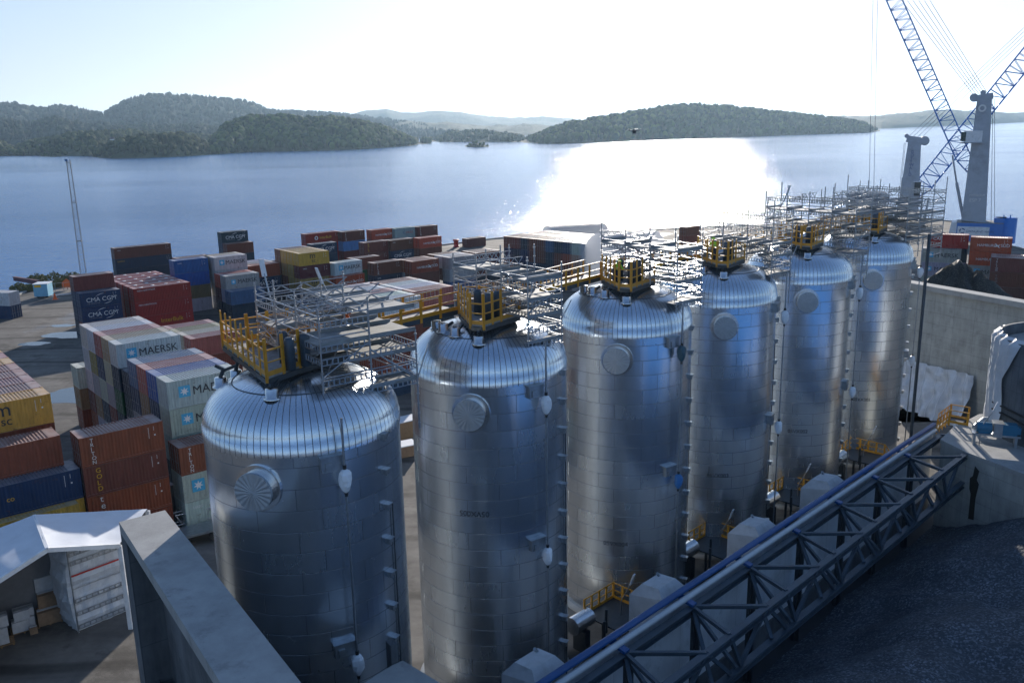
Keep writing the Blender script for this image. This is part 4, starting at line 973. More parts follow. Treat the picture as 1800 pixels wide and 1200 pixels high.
def scaffold(i, F, na, nb, zt, rnd, extra=None):
    random.seed(100+i); t_ = thing('scaffold', SCL[i], 'scaffold', (SC_[i][0], SC_[i][1], 0), 0, 'aluminium scaffolds on the silo tops')
    A_, B_ = 2.45, 2.5; F = Vector((F[0], F[1], 0)); node = lambda a, b_: F+AZa*(A_*a)+AZb*(B_*b_)
    zb = lambda a, b_: (22.35+.25*a if math.hypot(node(a, b_).x, node(a, b_).y) > 2.4 else ZD-.1) if math.hypot(node(a, b_).x, node(a, b_).y) < 5.6 else 20.4
    top = lambda a, b_: zt(a, b_)+rnd*random.random()
    for a in range(na):
        for b_ in range(nb):
            p = node(a, b_); z0 = zb(a, b_); z1 = top(a, b_)
            s_ = link('standard', std_mesh(z1-z0), t_); s_.location = (p.x, p.y, z0)
    for a in range(na):
        for b_ in range(nb):
            p = node(a, b_)
            for da, db in ((1, 0), (0, 1)):
                if a+da >= na or b_+db >= nb: continue
                q = node(a+da, b_+db); z1 = min(zt(a, b_), zt(a+da, b_+db)); outer = (b_ in (0, nb-1)) if da else (a in (0, na-1))
                for z, kind in ((21.0, 'l'), (21.8, 'g'), (22.75, 'g'), (23.1, 'l'), (23.5, 'g' if outer else 'l'), (23.9, 'l'), (24.5, 'g' if outer else 'l'), (25.1, 'g'), (25.75, 'l'), (26.2, 'g' if outer else 't'), (26.75, 'l'), (27.3, 'g'), (28.2, 'l'), (28.8, 'g'), (29.5, 'l'), (30, 'g')):
                    if z > z1-.15 or z < max(zb(a, b_), zb(a+da, b_+db)) + .1: continue
                    if z < 22.4: pass
                    if random.random() < (.03 if outer else .2): continue
                    me, nm = {'g': (GB, 'guard_beam'), 'l': (LED, 'ledger'), 't': (LT, 'lattice_girder')}[kind]
                    span(me, nm, t_, (p.x, p.y, z), (q.x, q.y, z))
    for a in range(na-1):
        for b_ in range(nb-1):
            for z in (22.95, 24.4, 25.35, 26.5):
                if z > zt(a, b_)-.3 or z < max(zb(a+1, b_+1), zb(a, b_)): continue
                if z > 23 and random.random() < .35: continue
                p = node(a, b_); o = link('plank_deck', DK, t_); x = -AZa; 
                M_ = Matrix((AZb*B_, AZa*A_*(1 if random.random() < .6 else .55), Vector((0, 0, 1)))).transposed().to_4x4(); M_.translation = (p.x, p.y, z+.03); o.matrix_local = M_
    for k in range(10 + 3*nb):
        a, b_ = random.choice(range(na)), random.choice(range(nb)); p = node(a, b_); q = node(min(na-1, max(0, a+random.choice((-1, 0, 1)))), min(nb-.7, max(0, b_+random.choice((-1, 1))))); z = random.uniform(22.9, zt(a, b_)-1.6)
        span(LED, 'brace', t_, (p.x, p.y, max(z, ZD if a > 1.5 else 22.8)), (q.x, q.y, max(z, 23.5)+random.uniform(.8, 1.7)))
    for k in range(3):
        a = random.uniform(.5, na-.8); p = node(a, 0); q = node(a, nb-1); z = zt(int(a), 0)-.2+random.uniform(-.4, .3)
        span(LT, 'lattice_girder', t_, (p.x, p.y, z), (q.x, q.y, z))
    return t_
scaffold(0, (1.7, -2.75), 4, 3, lambda a, b_: 27.0 if b_ < 2 else (24.7 if a < 2 else 26.6), .9)
scaffold(1, (2.35, -3.2), 4, 2, lambda a, b_: 27.0, 1.3)
scaffold(2, (2.9, -3.7), 4, 2, lambda a, b_: 27.3, 1.4)
scaffold(3, (3.6, -2.3), 4, 2, lambda a, b_: 27.6, 1.2)
scaffold(4, (4.6, -.9), 5, 2, lambda a, b_: 27.9, 1.2)
scaffold(5, (3.0, -2.6), 5, 4, lambda a, b_: 27.3 if b_ < 2 else 28.0, .9)
random.seed(11)
# lamp posts on the platforms
def lamp(loc, rz, h, label, z0=0.0):
    t_ = thing('lamp_post', label, 'lamp post', loc, rz, 'slim lamp posts among the silos')
    g = MB(); g.path([(0, 0, z0), (0, 0, z0+h), (-.5, 0, z0+h+1.0), (-.75, 0, z0+h+1.6)], .045, 8); g.build('pole', ALU, t_)
    g = MB(); g.bar((-.72, 0, z0+h+1.45), (-1.0, 0, z0+h+2.3), .26, .08); g.build('lamp_head', WHITEP, t_); return t_
lamp((SC_[0][0]-2.0, SC_[0][1]+3.6, ZD), -.9, 1.9, 'slim lamp post leaning above the platform of the nearest silo')
lamp((SC_[0][0]+1.0, SC_[0][1]+5.0, ZD), .6, 1.4, 'short lamp post behind the nearest silo scaffold')
lamp((SC_[4][0]-1.5, SC_[4][1]+2.0, ZD), 2.4, 2.6, 'lamp post with bright head on the fifth silo')

# ------------------------------------------------------------------ conveyor gantry and bunker in the foreground
O_ = Vector((2.1, 38.7, 0)); D_ = Vector((.7055, .7087, 0)); N_ = Vector((.7087, -.7055, 0))
def G(s_, n_, z): return O_+D_*s_+N_*n_+Vector((0, 0, z))
t_ = thing('conveyor_gantry', 'long dark steel truss gantry with a bright blue pipe along its edge', 'conveyor gantry', G(20, 2, 0)); o_ = G(20, 2, 0)
nodes = [29.4+6.3*k for k in range(-7, 3)]
WT = 3.1
for nm, n_, z in (('top_chord', .75, 7.85), ('top_chord', .75+WT, 7.85), ('bottom_chord', .75+WT, 5.3)):
    g = MB(); a, b_ = G(-16, n_, z), G(49.2 if n_ < 2 else 49.9, n_, z); g.bar(a, b_, .44, .06); g.bar(a-Vector((0, 0, .2)), b_-Vector((0, 0, .2)), .07, .36); g.bar(a-Vector((0, 0, .4)), b_-Vector((0, 0, .4)), .44, .06); g.build(nm, GREYB, t_, o=o_)
for s_ in nodes:
    for a, b_ in ((G(s_, .75, 7.85), G(s_+2.9, .75+WT, 7.85)), (G(s_, .75, 7.85), G(s_-1.1, .75+WT, 7.85)), (G(s_, .8, 7.75), G(s_-2.6, .75+WT, 5.4)), (G(s_+2.9, .75+WT, 7.85), G(s_+.2, .75+WT, 5.4)), (G(s_-1.1, .75+WT, 7.85), G(s_+.2, .75+WT, 5.4)), (G(s_-3.4, .75+WT, 7.85), G(s_-.9, .75+WT, 5.4)), (G(s_, .8, 7.75), G(s_-.2, .75+WT, 5.4))):
        g = MB(); g.bar(a, b_, .21, .21); g.build('brace', GREYB, t_, o=o_)
    g = MB(); g.box(G(s_, .95, 3.7), (.5, .22, 7.9), math.atan2(D_.y, D_.x)); g.box(G(s_, 1.12, 3.7), (.14, .34, 7.9), math.atan2(D_.y, D_.x)); g.build('column', DARK, t_, o=o_)
    g = MB(); g.bar(G(s_, -.15, 8.2), G(s_, .9, 8.0), .42, .16); g.build('pipe_saddle', BLUEP, t_, o=o_)
g = MB(); g.bar(G(49.2, .75, 7.85), G(49.9, .75+WT, 7.85), .3, .25); g.build('end_beam', GREYB, t_, o=o_)
g = MB(); g.tube(G(-16, -.05, 8.5), G(49.7, -.05, 8.5), .2, 12); g.build('blue_pipe', BLUEP, t_, o=o_)
g = MB(); g.tube(G(-16, .34, 8.22), G(49, .34, 8.22), .19, 12); g.build('pale_pipe', LPIPE, t_, o=o_)
t_ = thing('bunker_wall', 'white panelled bunker wall behind the truss gantry', 'wall', G(17, -.3, 0), math.atan2(D_.y, D_.x))
PANEL = concrete('white_panels', (.66, .68, .70), (6.3, 9), .18)
g = MB(); g.box((0, 0, 4.7), (66, .35, 5.9)); g.build('panel', PANEL, t_, boxuv=True)
g = MB(); g.box((0, 0, .87), (66, .6, 1.75)); g.build('base', CONCD, t_, boxuv=True)
for i, (px, py) in enumerate(((985, 1172), (1206, 1032), (1376, 925), (1492, 843))):
    c = P(px, py, 8.6); ss = (c-O_).dot(D_); c = G(ss, -1.9, 0)
    t_ = thing('dust_hood', ['white dust hood behind the blue pipe at the bottom of the view', 'white dust hood in front of the third silo', 'white dust hood in front of the fourth silo', 'white dust hood in front of the fifth silo'][i], 'dust hood', c, math.atan2(D_.y, D_.x), 'white hoods behind the gantry')
    g = MB(); a, h = 1.15, 7.9
    vs = [(-a, -1.1, 1), (a, -1.1, 1), (a, 1.3, 1), (-a, 1.3, 1), (-a, -1.1, h), (a, -1.1, h), (a, 1.3, h-.5), (-a, 1.3, h-.5), (-a*.75, -.6, h+.45), (a*.75, -.6, h+.45), (a*.75, .6, h+.35), (-a*.75, .6, h+.35)]
    g.add(vs, [(0, 1, 5, 4), (1, 2, 6, 5), (2, 3, 7, 6), (3, 0, 4, 7), (4, 5, 9, 8), (5, 6, 10, 9), (6, 7, 11, 10), (7, 4, 8, 11), (8, 9, 10, 11)]); g.build('housing', mat('hood_paint', (.48, .50, .52), .55, 0, .12, 1.5, dirt=(.2, .2, .19), dirt_amt=.5), t_)
    g = MB(); g.box((0, .1, .5), (3.0, 2.8, 1.0)); g.build('base', CONCP, t_)
    g = MB(); g.box((-.35, -1.13, 6.2), (.8, .05, 1.6)); g.build('door', GALV, t_)
    g = MB()
    for k in range(5): g.box((.65, -1.14, 6.6+.16*k), (.6, .06, .05))
    g.build('vent', DARK, t_)
    g = MB(); g.path([(1.3, .4, 5), (1.3, .4, 7.4), (.4, .4, 8.5)], .09, 8); g.build('pipe', GALV, t_)
# dark gravel heaps in the bunker
def heap(name, s0, s1, n0, n1, fn, m_, st=.55, frame=True):
    ns, nn = int((s1-s0)/st), int((n1-n0)/st); vs = []; fs = []
    for i in range(ns+1):
        for j in range(nn+1):
            s_, n_ = s0+(s1-s0)*i/ns, n0+(n1-n0)*j/nn; q = G(s_, n_, 0) if frame else Vector((s_, n_, 0)); vs.append((q.x, q.y, fn(s_, n_, q)))
    for i in range(ns):
        for j in range(nn): a = i*(nn+1)+j; fs.append((a, a+nn+1, a+nn+2, a+1))
    g = MB(); g.add(vs, fs, True); return g.build(name, m_)
def gravel_mat(name, c1, c2, spark):
    m, t, b = nmat(name); N = t.nodes.new; L = t.links.new; tc = N('ShaderNodeTexCoord')
    v = N('ShaderNodeTexVoronoi'); v.inputs['Scale'].default_value = 9; L(tc.outputs['Object'], v.inputs['Vector'])
    n = N('ShaderNodeTexNoise'); n.inputs['Scale'].default_value = .35; n.inputs['Detail'].default_value = 7; L(tc.outputs['Object'], n.inputs['Vector'])
    x = N('ShaderNodeMix'); x.data_type = 'RGBA'; x.inputs[6].default_value = (*c1, 1); x.inputs[7].default_value = (*c2, 1)
    s_ = N('ShaderNodeSeparateColor'); L(v.outputs['Color'], s_.inputs[0]); pw = N('ShaderNodeMath'); pw.operation = 'POWER'; pw.inputs[1].default_value = spark; L(s_.outputs[0], pw.inputs[0])
    ml = N('ShaderNodeMath'); ml.operation = 'MULTIPLY'; L(pw.outputs[0], ml.inputs[0]); mr = N('ShaderNodeMapRange'); mr.inputs[1].default_value = .3; mr.inputs[2].default_value = .7; mr.inputs[3].default_value = .3; L(n.outputs[0], mr.inputs[0]); L(mr.outputs[0], ml.inputs[1]); L(ml.outputs[0], x.inputs[0])
    L(x.outputs[2], b.inputs['Base Color']); b.inputs['Roughness'].default_value = .75
    bp = N('ShaderNodeBump'); bp.inputs['Distance'].default_value = .12; n2 = N('ShaderNodeTexNoise'); n2.inputs['Scale'].default_value = 6; n2.inputs['Detail'].default_value = 8; L(tc.outputs['Object'], n2.inputs['Vector']); L(n2.outputs[0], bp.inputs['Height']); L(bp.outputs[0], b.inputs['Normal'])
    return m
GRAV = gravel_mat('dark_gravel', (.028, .038, .05), (.20, .24, .29), 3.5); COAL = gravel_mat('coal', (.014, .015, .014), (.14, .13, .11), 4)
def fn(s_, n_, q):
    edge = min(1, max(0, (n_-1.6)/9)); z = .1+2.6*edge**.8
    for cs, cn, r, h in ((41, 12, 11, 3.2), (33, 21, 10, 3.6), (24, 14, 9, 2.6), (13, 10, 9, 3.2), (44, 27, 12, 3.0), (3, 14, 10, 4.2), (34, 8, 6, 1.5), (20, 24, 10, 3.4), (50, 18, 8, 2.5)):
        d = math.hypot(s_-cs, n_-cn)/r; z += h*(max(0, 1-d)**1.15+.12*math.sin(d*PI)) if d < 1 else 0
    z += .7*mn.fractal(Vector((q.x*.13, q.y*.13, 1)), 1, 2, 4)+.12*mn.fractal(Vector((q.x*1.1, q.y*1.1, 5)), 1, 2, 3)
    return max(z, .02)
tag(heap('gravel_heap', -70, 52, 1.4, 60, fn, GRAV, .5), 'dark gravel heaps filling the shaded bunker below the truss', 'gravel heap', kind='stuff')
# concrete ledge closing the bunker
LZ = 8.0
lp = [P(1655, 772, LZ), P(1700, 794, LZ), P(1800, 832, LZ), P(1960, 900, LZ), P(2100, 800, LZ), P(1960, 735, LZ), P(1800, 722, LZ), P(1722, 728, LZ), P(1676, 752, LZ)]
t_ = thing('concrete_ledge', 'shaded concrete ledge and wall closing the bunker at the right', 'concrete ledge', (lp[1].x, lp[1].y, 0)); o_ = Vector((lp[1].x, lp[1].y, 0))
g = MB(); g.prism([(p.x, p.y) for p in lp][::-1], 0, LZ-.35); g.build('wall', CONC, t_, o=o_, boxuv=True)
g = MB(); cxm = sum(p.x for p in lp)/len(lp); cym = sum(p.y for p in lp)/len(lp)
g.prism([(p.x+(p.x-cxm)*.012, p.y+(p.y-cym)*.012) for p in lp][::-1], LZ-.35, LZ); g.build('slab', CONCP, t_, o=o_)
a, b_ = lp[1], lp[2]; d = (b_-a).normalized(); nn_ = Vector((d.y, -d.x, 0)); nn_ = nn_ if nn_.y < 0 else -nn_
g = MB(); q = a+d*.9+nn_*.035; rnd_ = [(0, LZ-.9), (.45, LZ-1.2), (.3, LZ-2.0), (.55, LZ-2.3), (.38, LZ-3.6), (.42, LZ-5.5), (-.1, LZ-5.6), (-.12, LZ-3.4), (-.3, LZ-3.0), (-.35, LZ-2.1), (-.1, LZ-1.8)]
g.add([(q.x+d.x*u, q.y+d.y*u, z) for u, z in rnd_], [tuple(range(len(rnd_)))]); g.build('damp_stain', mat('damp_stain', (.03, .028, .022), .5, 0, .3, 3), t_, o=o_)
# machinery on the ledge
mc = P(1748, 783, LZ); t_ = thing('drive_motor', 'teal blue drive motor on a steel frame at the ledge edge', 'motor', mc, math.radians(-20), None)
g = MB(); g.box((0, 0, 1.0), (3.6, .8, .16)); g.box((-1.6, 0, .45), (.2, .6, .9)); g.box((1.5, 0, .45), (.2, .6, .9)); g.build('frame', GALV, t_)
TEAL = mat('teal_enamel', (.02, .14, .24), .4)
g = MB(); g.tube((-1.5, 0, 1.55), (-.35, 0, 1.55), .44, 16); g.box((-.9, 0, 1.2), (.9, .7, .2)); g.build('motor_body', TEAL, t_)
g = MB(); g.box((.95, 0, 1.55), (1.1, .9, .9)); g.box((1.6, 0, 1.5), (.35, .6, .6)); g.build('gearbox', TEAL, t_)
g = MB(); g.box((.05, -.1, 1.5), (.65, 1.0, 1.15)); g.box((.05, -.1, 2.1), (.85, 1.1, .06)); g.build('coupling_guard', GALV, t_)
t_ = thing('curved_duct', 'pale curved duct lying on the ledge behind the motor', 'duct', P(1755, 757, LZ), math.radians(-12))
g = MB(); g.path([(-2.2, -.9, .5), (-1.2, .1, .9), (.2, .4, 1.0), (1.8, .35, .9)], .28, 10); g.build('duct', LPIPE, t_); g = MB(); g.lathe([(.001, 1.5), (.35, 1.4), (.5, 1.0), (.5, .6), (.3, .3), (.001, .3)], 14, (2.2, .3, 0)); g.build('valve_head', STUB, t_)
lamp(P(1721, 782, LZ), 2.6, 1.6, 'short lamp post at the corner of the ledge')
t_ = thing('yellow_stair', 'yellow railed stair beside the tarpaulin at the gantry end', 'stair', P(1672, 756, LZ)); o_ = P(1672, 756, LZ)
pts = [P(1646, 757, LZ-2.4), P(1668, 742, LZ), P(1700, 748, LZ)]
link('railing', rail_mesh([tuple(p-o_) for p in pts], z=0, h=1.2), t_)
pts2 = [p+Vector((.9, 1.6, 0)) for p in pts]; link('railing', rail_mesh([tuple(p-o_) for p in pts2], z=0, h=1.2), t_)
g = MB(); g.quad(pts[0]-o_, pts[1]-o_, pts2[1]-o_, pts2[0]-o_); g.quad(pts[1]-o_, pts[2]-o_, pts2[2]-o_, pts2[1]-o_); g.build('deck', DARK, t_)
# round concrete tower at the right edge
Lb = P(1734, 742, LZ); los = Vector((Lb.x, Lb.y, 0)).normalized(); pe = Vector((los.y, -los.x, 0)); RT = 7.0; tc_ = Lb+pe*RT; dep = (Lb-Vector((0, 0, CAMH))).dot(_F); TZ = PD(1745, 572, dep).z
t_ = thing('concrete_tower', 'round grey concrete tower cut by the right edge of the photo', 'tower', (tc_.x, tc_.y, LZ)); HT = TZ-LZ
g = MB(); g.lathe([(RT, 0), (RT, HT), (RT-.4, HT), (RT-.4, HT-1)], 64); g.build('wall', CONCD, t_, boxuv=True)
g = MB(); g.lathe([(RT-.4, HT-.9), (.001, HT-.8)], 48); g.build('roof', CONCP, t_)
a0 = math.degrees(math.atan2(-los.x, -los.y)) % 360   # azimuth from tower toward camera
for k, (da, zz) in enumerate(((-20, HT-2.2), (-14, HT-6.4))):
    az = a0-da-40; p = azv(az, RT+.6, zz); r_ = rail_mesh([azv(az-6, RT+.1, zz), azv(az-6, RT+1.2, zz), azv(az+6, RT+1.2, zz), azv(az+6, RT+.1, zz)], z=0, h=1.1); link('railing', r_, t_)
    g = MB(); g.box(azv(az, RT+.6, zz-.05), (1.6, 1.3, .1), -math.radians(az)); g.build('landing', DARK, t_)
for k, zz in enumerate((2.6, 2.0)):
    g = MB(); g.path([azv(a0+75-10*j, RT+.12, zz+.25*math.sin(j*.7)-.12*j*.3) for j in range(12)], .09, 6); g.build('hose', BLACK, t_)
g = MB(); g.tube(azv(a0-36, RT+.25, 0), azv(a0-36, RT+.25, HT-2), .1, 8)
for k in range(16): g.bar(azv(a0-30, RT+.2, .5*k), azv(a0-26, RT+.2, .5*k), .04, .04)
g.bar(azv(a0-30, RT+.2, 0), azv(a0-30, RT+.2, HT-2), .05, .05); g.bar(azv(a0-26, RT+.2, 0), azv(a0-26, RT+.2, HT-2), .05, .05); g.build('ladder', GALV, t_)
vs = []; na_, nz_ = 26, 16; fs = []
for j in range(nz_+1):
    for k in range(na_+1):
        f = k/na_; az = a0+118-60*f-(28*max(0, (j/nz_-.55))); zz = .6+(HT-.3)*j/nz_; r = RT+.22+.12*math.sin(k*1.3+j*.6)+.1*mn.noise(Vector((k*.5, j*.5, 0)))
        if j == nz_: zz = HT+.25; r -= .5
        vs.append(azv(az, r, zz))
for j in range(nz_):
    for k in range(na_): a = j*(na_+1)+k; fs.append((a, a+1, a+na_+2, a+na_+1))
g = MB(); g.add([tuple(Vector(v)+Vector((tc_.x, tc_.y, LZ))) for v in vs], fs, True); tt = thing('tarpaulin', 'pale tarpaulin draped over the left edge of the round tower', 'tarpaulin', (tc_.x, tc_.y, LZ)); g.build('sheet', TARP, tt, o=(tc_.x, tc_.y, LZ))
# grey concrete wall behind the sixth silo
WZ = 15.3; a, b_ = P(1560, 489, WZ), P(1830, 536, WZ); b_ = b_+(b_-a)*.25; d = (b_-a).normalized(); Lw = (b_-a).length; md = (a+b_)/2
t_ = thing('concrete_wall', 'high grey concrete wall right of the farthest silo', 'wall', (md.x, md.y, 0), math.atan2(d.y, d.x))
g = MB(); g.box((0, .45, WZ/2-.3), (Lw, .8, WZ-.6)); g.build('wall', CONC, t_, boxuv=True)
g = MB(); g.box((0, .45, WZ-.31), (Lw+.3, 1.7, .6)); g.build('coping', CONCP, t_)
nx_, nz_ = 44, 22; a = P(1588, 632, 7.5); vs = []; fs = []
top = [P(1585, 629, 9.3), P(1718, 659, 7.6)]
def wall_pt(px, py):   # point on the wall plane
    r = _F+RV*((px-900)/FPX)-UV_*((py-600)/FPX); nrm = Vector((d.y, -d.x, 0)); t0 = (md-Vector((0, 0, CAMH))).dot(nrm)/r.dot(nrm); return Vector((0, 0, CAMH))+r*t0
nrm = Vector((d.y, -d.x, 0)); nrm = nrm if nrm.y < 0 else -nrm
for j in range(nz_+1):
    for k in range(nx_+1):
        u, v = k/nx_, j/nz_; px = 1588+128*u-v*4; py = 629+30*u+(106-8*u)*v; q = wall_pt(px, py)
        off = .35+2.6*v**1.3+.3*math.sin(u*34+1.2*math.sin(v*7))*(.5+v)+.45*mn.noise(Vector((u*9, v*6, 2)))
        vs.append(q+nrm*off)
for j in range(nz_):
    for k in range(nx_): a_ = j*(nx_+1)+k; fs.append((a_, a_+1, a_+nx_+2, a_+nx_+1))
g = MB(); g.add(vs, fs, False); c = vs[len(vs)//2]; tt = thing('tarpaulin', 'wide wrinkled white tarpaulin hanging against the grey concrete wall', 'tarpaulin', (c.x, c.y, 0)); g.build('sheet', TARP, tt, o=(c.x, c.y, 0))
g = MB()
for k in range(7):
    i0 = int((k+.5)*nx_/7)
    pts = [Vector(vs[j*(nx_+1)+i0])+nrm*.06 for j in range(nz_+1)]; g.path(pts, .035, 4)
g.build('rope', BAG, tt, o=(c.x, c.y, 0))
# foreground concrete frame, bottom left
FZ = 17.0; L0, L1, R0_, R1 = P(209, 917, FZ), P(388, 1200, FZ), P(290, 896, FZ), P(530, 1200, FZ)
L2, R2 = L1+(L1-L0)*.7, R1+(R1-R0_)*.7; o_ = Vector((L0.x, L0.y, 0))
t_ = thing('concrete_structure', 'big open concrete frame with flat top in the near left corner', 'concrete frame', o_)
g = MB(); g.prism([(p.x, p.y) for p in (L0, L2, R2, R0_)], FZ-.55, FZ); g.build('top_beam', CONCP, t_, o=o_)
dl = (L2-L0).normalized(); dr = (R0_-L0)
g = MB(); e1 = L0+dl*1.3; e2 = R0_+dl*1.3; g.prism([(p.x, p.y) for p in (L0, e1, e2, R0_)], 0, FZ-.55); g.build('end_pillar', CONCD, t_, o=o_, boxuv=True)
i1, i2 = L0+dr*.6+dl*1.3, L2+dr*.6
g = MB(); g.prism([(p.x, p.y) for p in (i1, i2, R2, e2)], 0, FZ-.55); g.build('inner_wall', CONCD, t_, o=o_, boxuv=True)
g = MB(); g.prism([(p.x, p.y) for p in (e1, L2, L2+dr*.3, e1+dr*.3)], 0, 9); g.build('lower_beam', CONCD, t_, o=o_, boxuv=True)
q = [P(690, 1168, 11), P(708, 1160, 11), P(800, 1215, 11), P(700, 1290, 11), P(560, 1250, 11)]; o_ = Vector((q[0].x, q[0].y, 0))
t_ = thing('concrete_stub_wall', 'low concrete slab end at the bottom between the first two silos', 'wall', o_); g = MB(); g.prism([(p.x, p.y) for p in q][::-1], 0, 11); g.build('slab', CONCP, t_, o=o_)
g = MB(); p = P(690, 1160, 11); g.box((p.x, p.y, 11.2), (.35, .5, 1.5), .6); g.build('upstand', CONCD, t_, o=o_, boxuv=True)
# white tent with stored goods
RF, RB, EF, EB = P(82, 962, 8.2), P(60, 904, 8.2), P(210, 955, 6.7), P(259, 894, 6.7); o_ = Vector((RF.x, RF.y, 0))
EFl, EBl = 2*RF-EF, 2*RB-EB; EFl.z = EBl.z = 6.7
t_ = thing('storage_tent', 'open white storage tent at the lower left with goods inside', 'tent', o_)
def cloth(A, B, C, D, name, m_=TENTR, sag=.16, n=14):
    vs = []; fs = []
    for j in range(n+1):
        for k in range(n+1):
            u, v = k/n, j/n; p = A*(1-u)*(1-v)+B*u*(1-v)+C*u*v+D*(1-u)*v
            p = p+Vector((0, 0, -sag*abs(math.sin(v*2*PI))*math.sin(u*PI)+.03*mn.noise(Vector((u*5, v*5, 1))))); vs.append(p)
    for j in range(n):
        for k in range(n): a = j*(n+1)+k; fs.append((a, a+1, a+n+2, a+n+1))
    g = MB(); g.add(vs, fs, True); return g.build(name, m_, t_, o=o_)
cloth(RF, RB, EB, EF, 'roof_sheet'); cloth(EFl, EBl, RB, RF, 'roof_sheet')
gr_ = lambda p: Vector((p.x, p.y, 0))
GS = mat('inner_shade_grey', (.20, .20, .21), .7, 0, .1); cloth(EBl, gr_(EBl), gr_(EB), EB, 'back_sheet', GS, .05); cloth(EBl, EFl, gr_(EFl), gr_(EBl), 'side_sheet', GS, .05)  # grey inner sheets paint in the gloom inside the tent
g = MB()
for a, b_ in ((EFl, RF), (RF, EF), (EFl, gr_(EFl)), (EF, gr_(EF)), (EBl, gr_(EBl)), (EB, gr_(EB)), (RF, RB)): g.bar(a-Vector((0, 0, .15)), b_-Vector((0, 0, .15)) if b_.z > 1 else b_, .22, .3)
g.build('frame', WHITEP, t_, o=o_)
def carton(px, py, dims, label, m_, name='carton', cat='box', z=0.0, rz=.6, group='stored boxes in the tent', lid=True):
    p = P(px, py, z); x = thing(name, label, cat, p, rz, group); g = MB(); g.box((0, 0, dims[2]/2), dims); g.build('box', m_, x)
    if lid: g = MB(); g.box((0, 0, dims[2]+.03), (dims[0]*.96, dims[1]*.3, .04)); g.build('tape', BOXW if m_ is CARD else GALV, x)
    return x
def pallet(px, py, label):
    p = P(px, py, 0); x = thing('pallet', label, 'pallet', p, .6, 'pallets in the tent')
    for k in range(5): g = MB(); g.box((0, -.55+.275*k, .13), (1.7, .16, .03)); g.build('board', WOOD, x)
    g = MB()
    for xx in (-.75, 0, .75): g.box((xx, 0, .055), (.12, 1.2, .11))
    g.build('block', WOOD, x)
pallet(87, 1092, 'pallet under the brown cartons'); pallet(42, 1106, 'pallet under the white cartons'); pallet(2, 1132, 'pallet at the left edge under cartons')
carton(87, 1090, (1.5, 1.1, 1.0), 'brown carton at the bottom of the pair in the tent', CARD, z=.15); carton(87, 1060, (1.5, 1.1, 1.0), 'brown carton stacked on another under a grey case', CARD, z=1.17)
carton(85, 1030, (1.8, 1.2, 1.1), 'large grey wrapped case on top of the brown cartons', BOXW, z=2.2, name='wrapped_case', cat='case')
carton(112, 1052, (1.0, .9, 1.6), 'smaller grey case right of the brown cartons', BOXW, z=0, name='wrapped_case', cat='case')
for k, (px, py, z, dm, lb) in enumerate(((36, 1106, .15, (1.0, .8, .8), 'white carton at the near corner of its pallet'), (50, 1098, .15, (.9, .8, .8), 'white carton in the middle of the left pallet'), (38, 1085, .97, (1.0, .9, .7), 'white carton in the second layer of the left pallet'), (50, 1078, .97, (.7, .7, .6), 'small white carton with a dark side on the left pallet'), (2, 1128, .15, (1.0, .9, 1.2), 'white carton at the very left edge of the view'), (2, 1098, 1.38, (.9, .8, .8), 'white carton stacked at the very left edge'), (60, 1112, .0, (.5, .4, .5), 'small brown open carton on the floor by the pallet'))):
    carton(px, py, dm, lb, CARD if 'brown' in lb else BOXW, z=z)
# wrapped scaffold rack in the tent mouth
a, b_ = P(137, 1110, 0), P(226, 1073, 0); d = (b_-a).normalized(); bk = Vector((-d.y, d.x, 0)); Lr = (b_-a).length; HR = 6.3
t_ = thing('wrapped_rack', 'tall rack wrapped in crumpled white plastic at the tent mouth', 'wrapped rack', a, math.atan2(d.y, d.x))
vs = []; fs = []; prs = [(-.1, 2.6), (-.1, 1.3), (0, .05), (Lr*.5, .02), (Lr, .05), (Lr+.1, 2.4)]; nz_ = 16
path_ = []
for (x0, y0), (x1, y1) in zip(prs, prs[1:]):
    for k in range(7): path_.append((x0+(x1-x0)*k/7, y0+(y1-y0)*k/7))
path_.append(prs[-1])
for j in range(nz_+1):
    for k, (x, y) in enumerate(path_):
        z = HR*j/nz_; f = .16*mn.noise(Vector((k*.55, j*.6, 3)))+(.1 if j % 4 == 2 else -.04); vs.append((x-(f if k < 14 else 0)-.25*math.sin(PI*j/nz_)*(k < 15), y-(f if k >= 14 else 0), z))
npth = len(path_)
for j in range(nz_):
    for k in range(npth-1): q0 = j*npth+k; fs.append((q0, q0+1, q0+npth+1, q0+npth))
g = MB(); g.add(vs, fs, False); g.build('plastic_wrap', TARP, t_)
for k, z in enumerate((.25, 1.3, 2.3, 3.4, 4.4, 5.2, 5.9)):
    o = link('rail', GB if k not in (4, 3) else LED, t_); o.location = (.05, -.16, z); o.scale = (Lr, 1, 1 if k not in (4,) else 2.0)
    if k == 4:
        o.data = o.data.copy(); o.data.materials.clear(); o.data.materials.append(REDP)
for x in (0, Lr): g = MB(); g.tube((x, -.16, 0), (x, -.16, HR+.1), .05, 6); g.build('upright', GALV, t_)
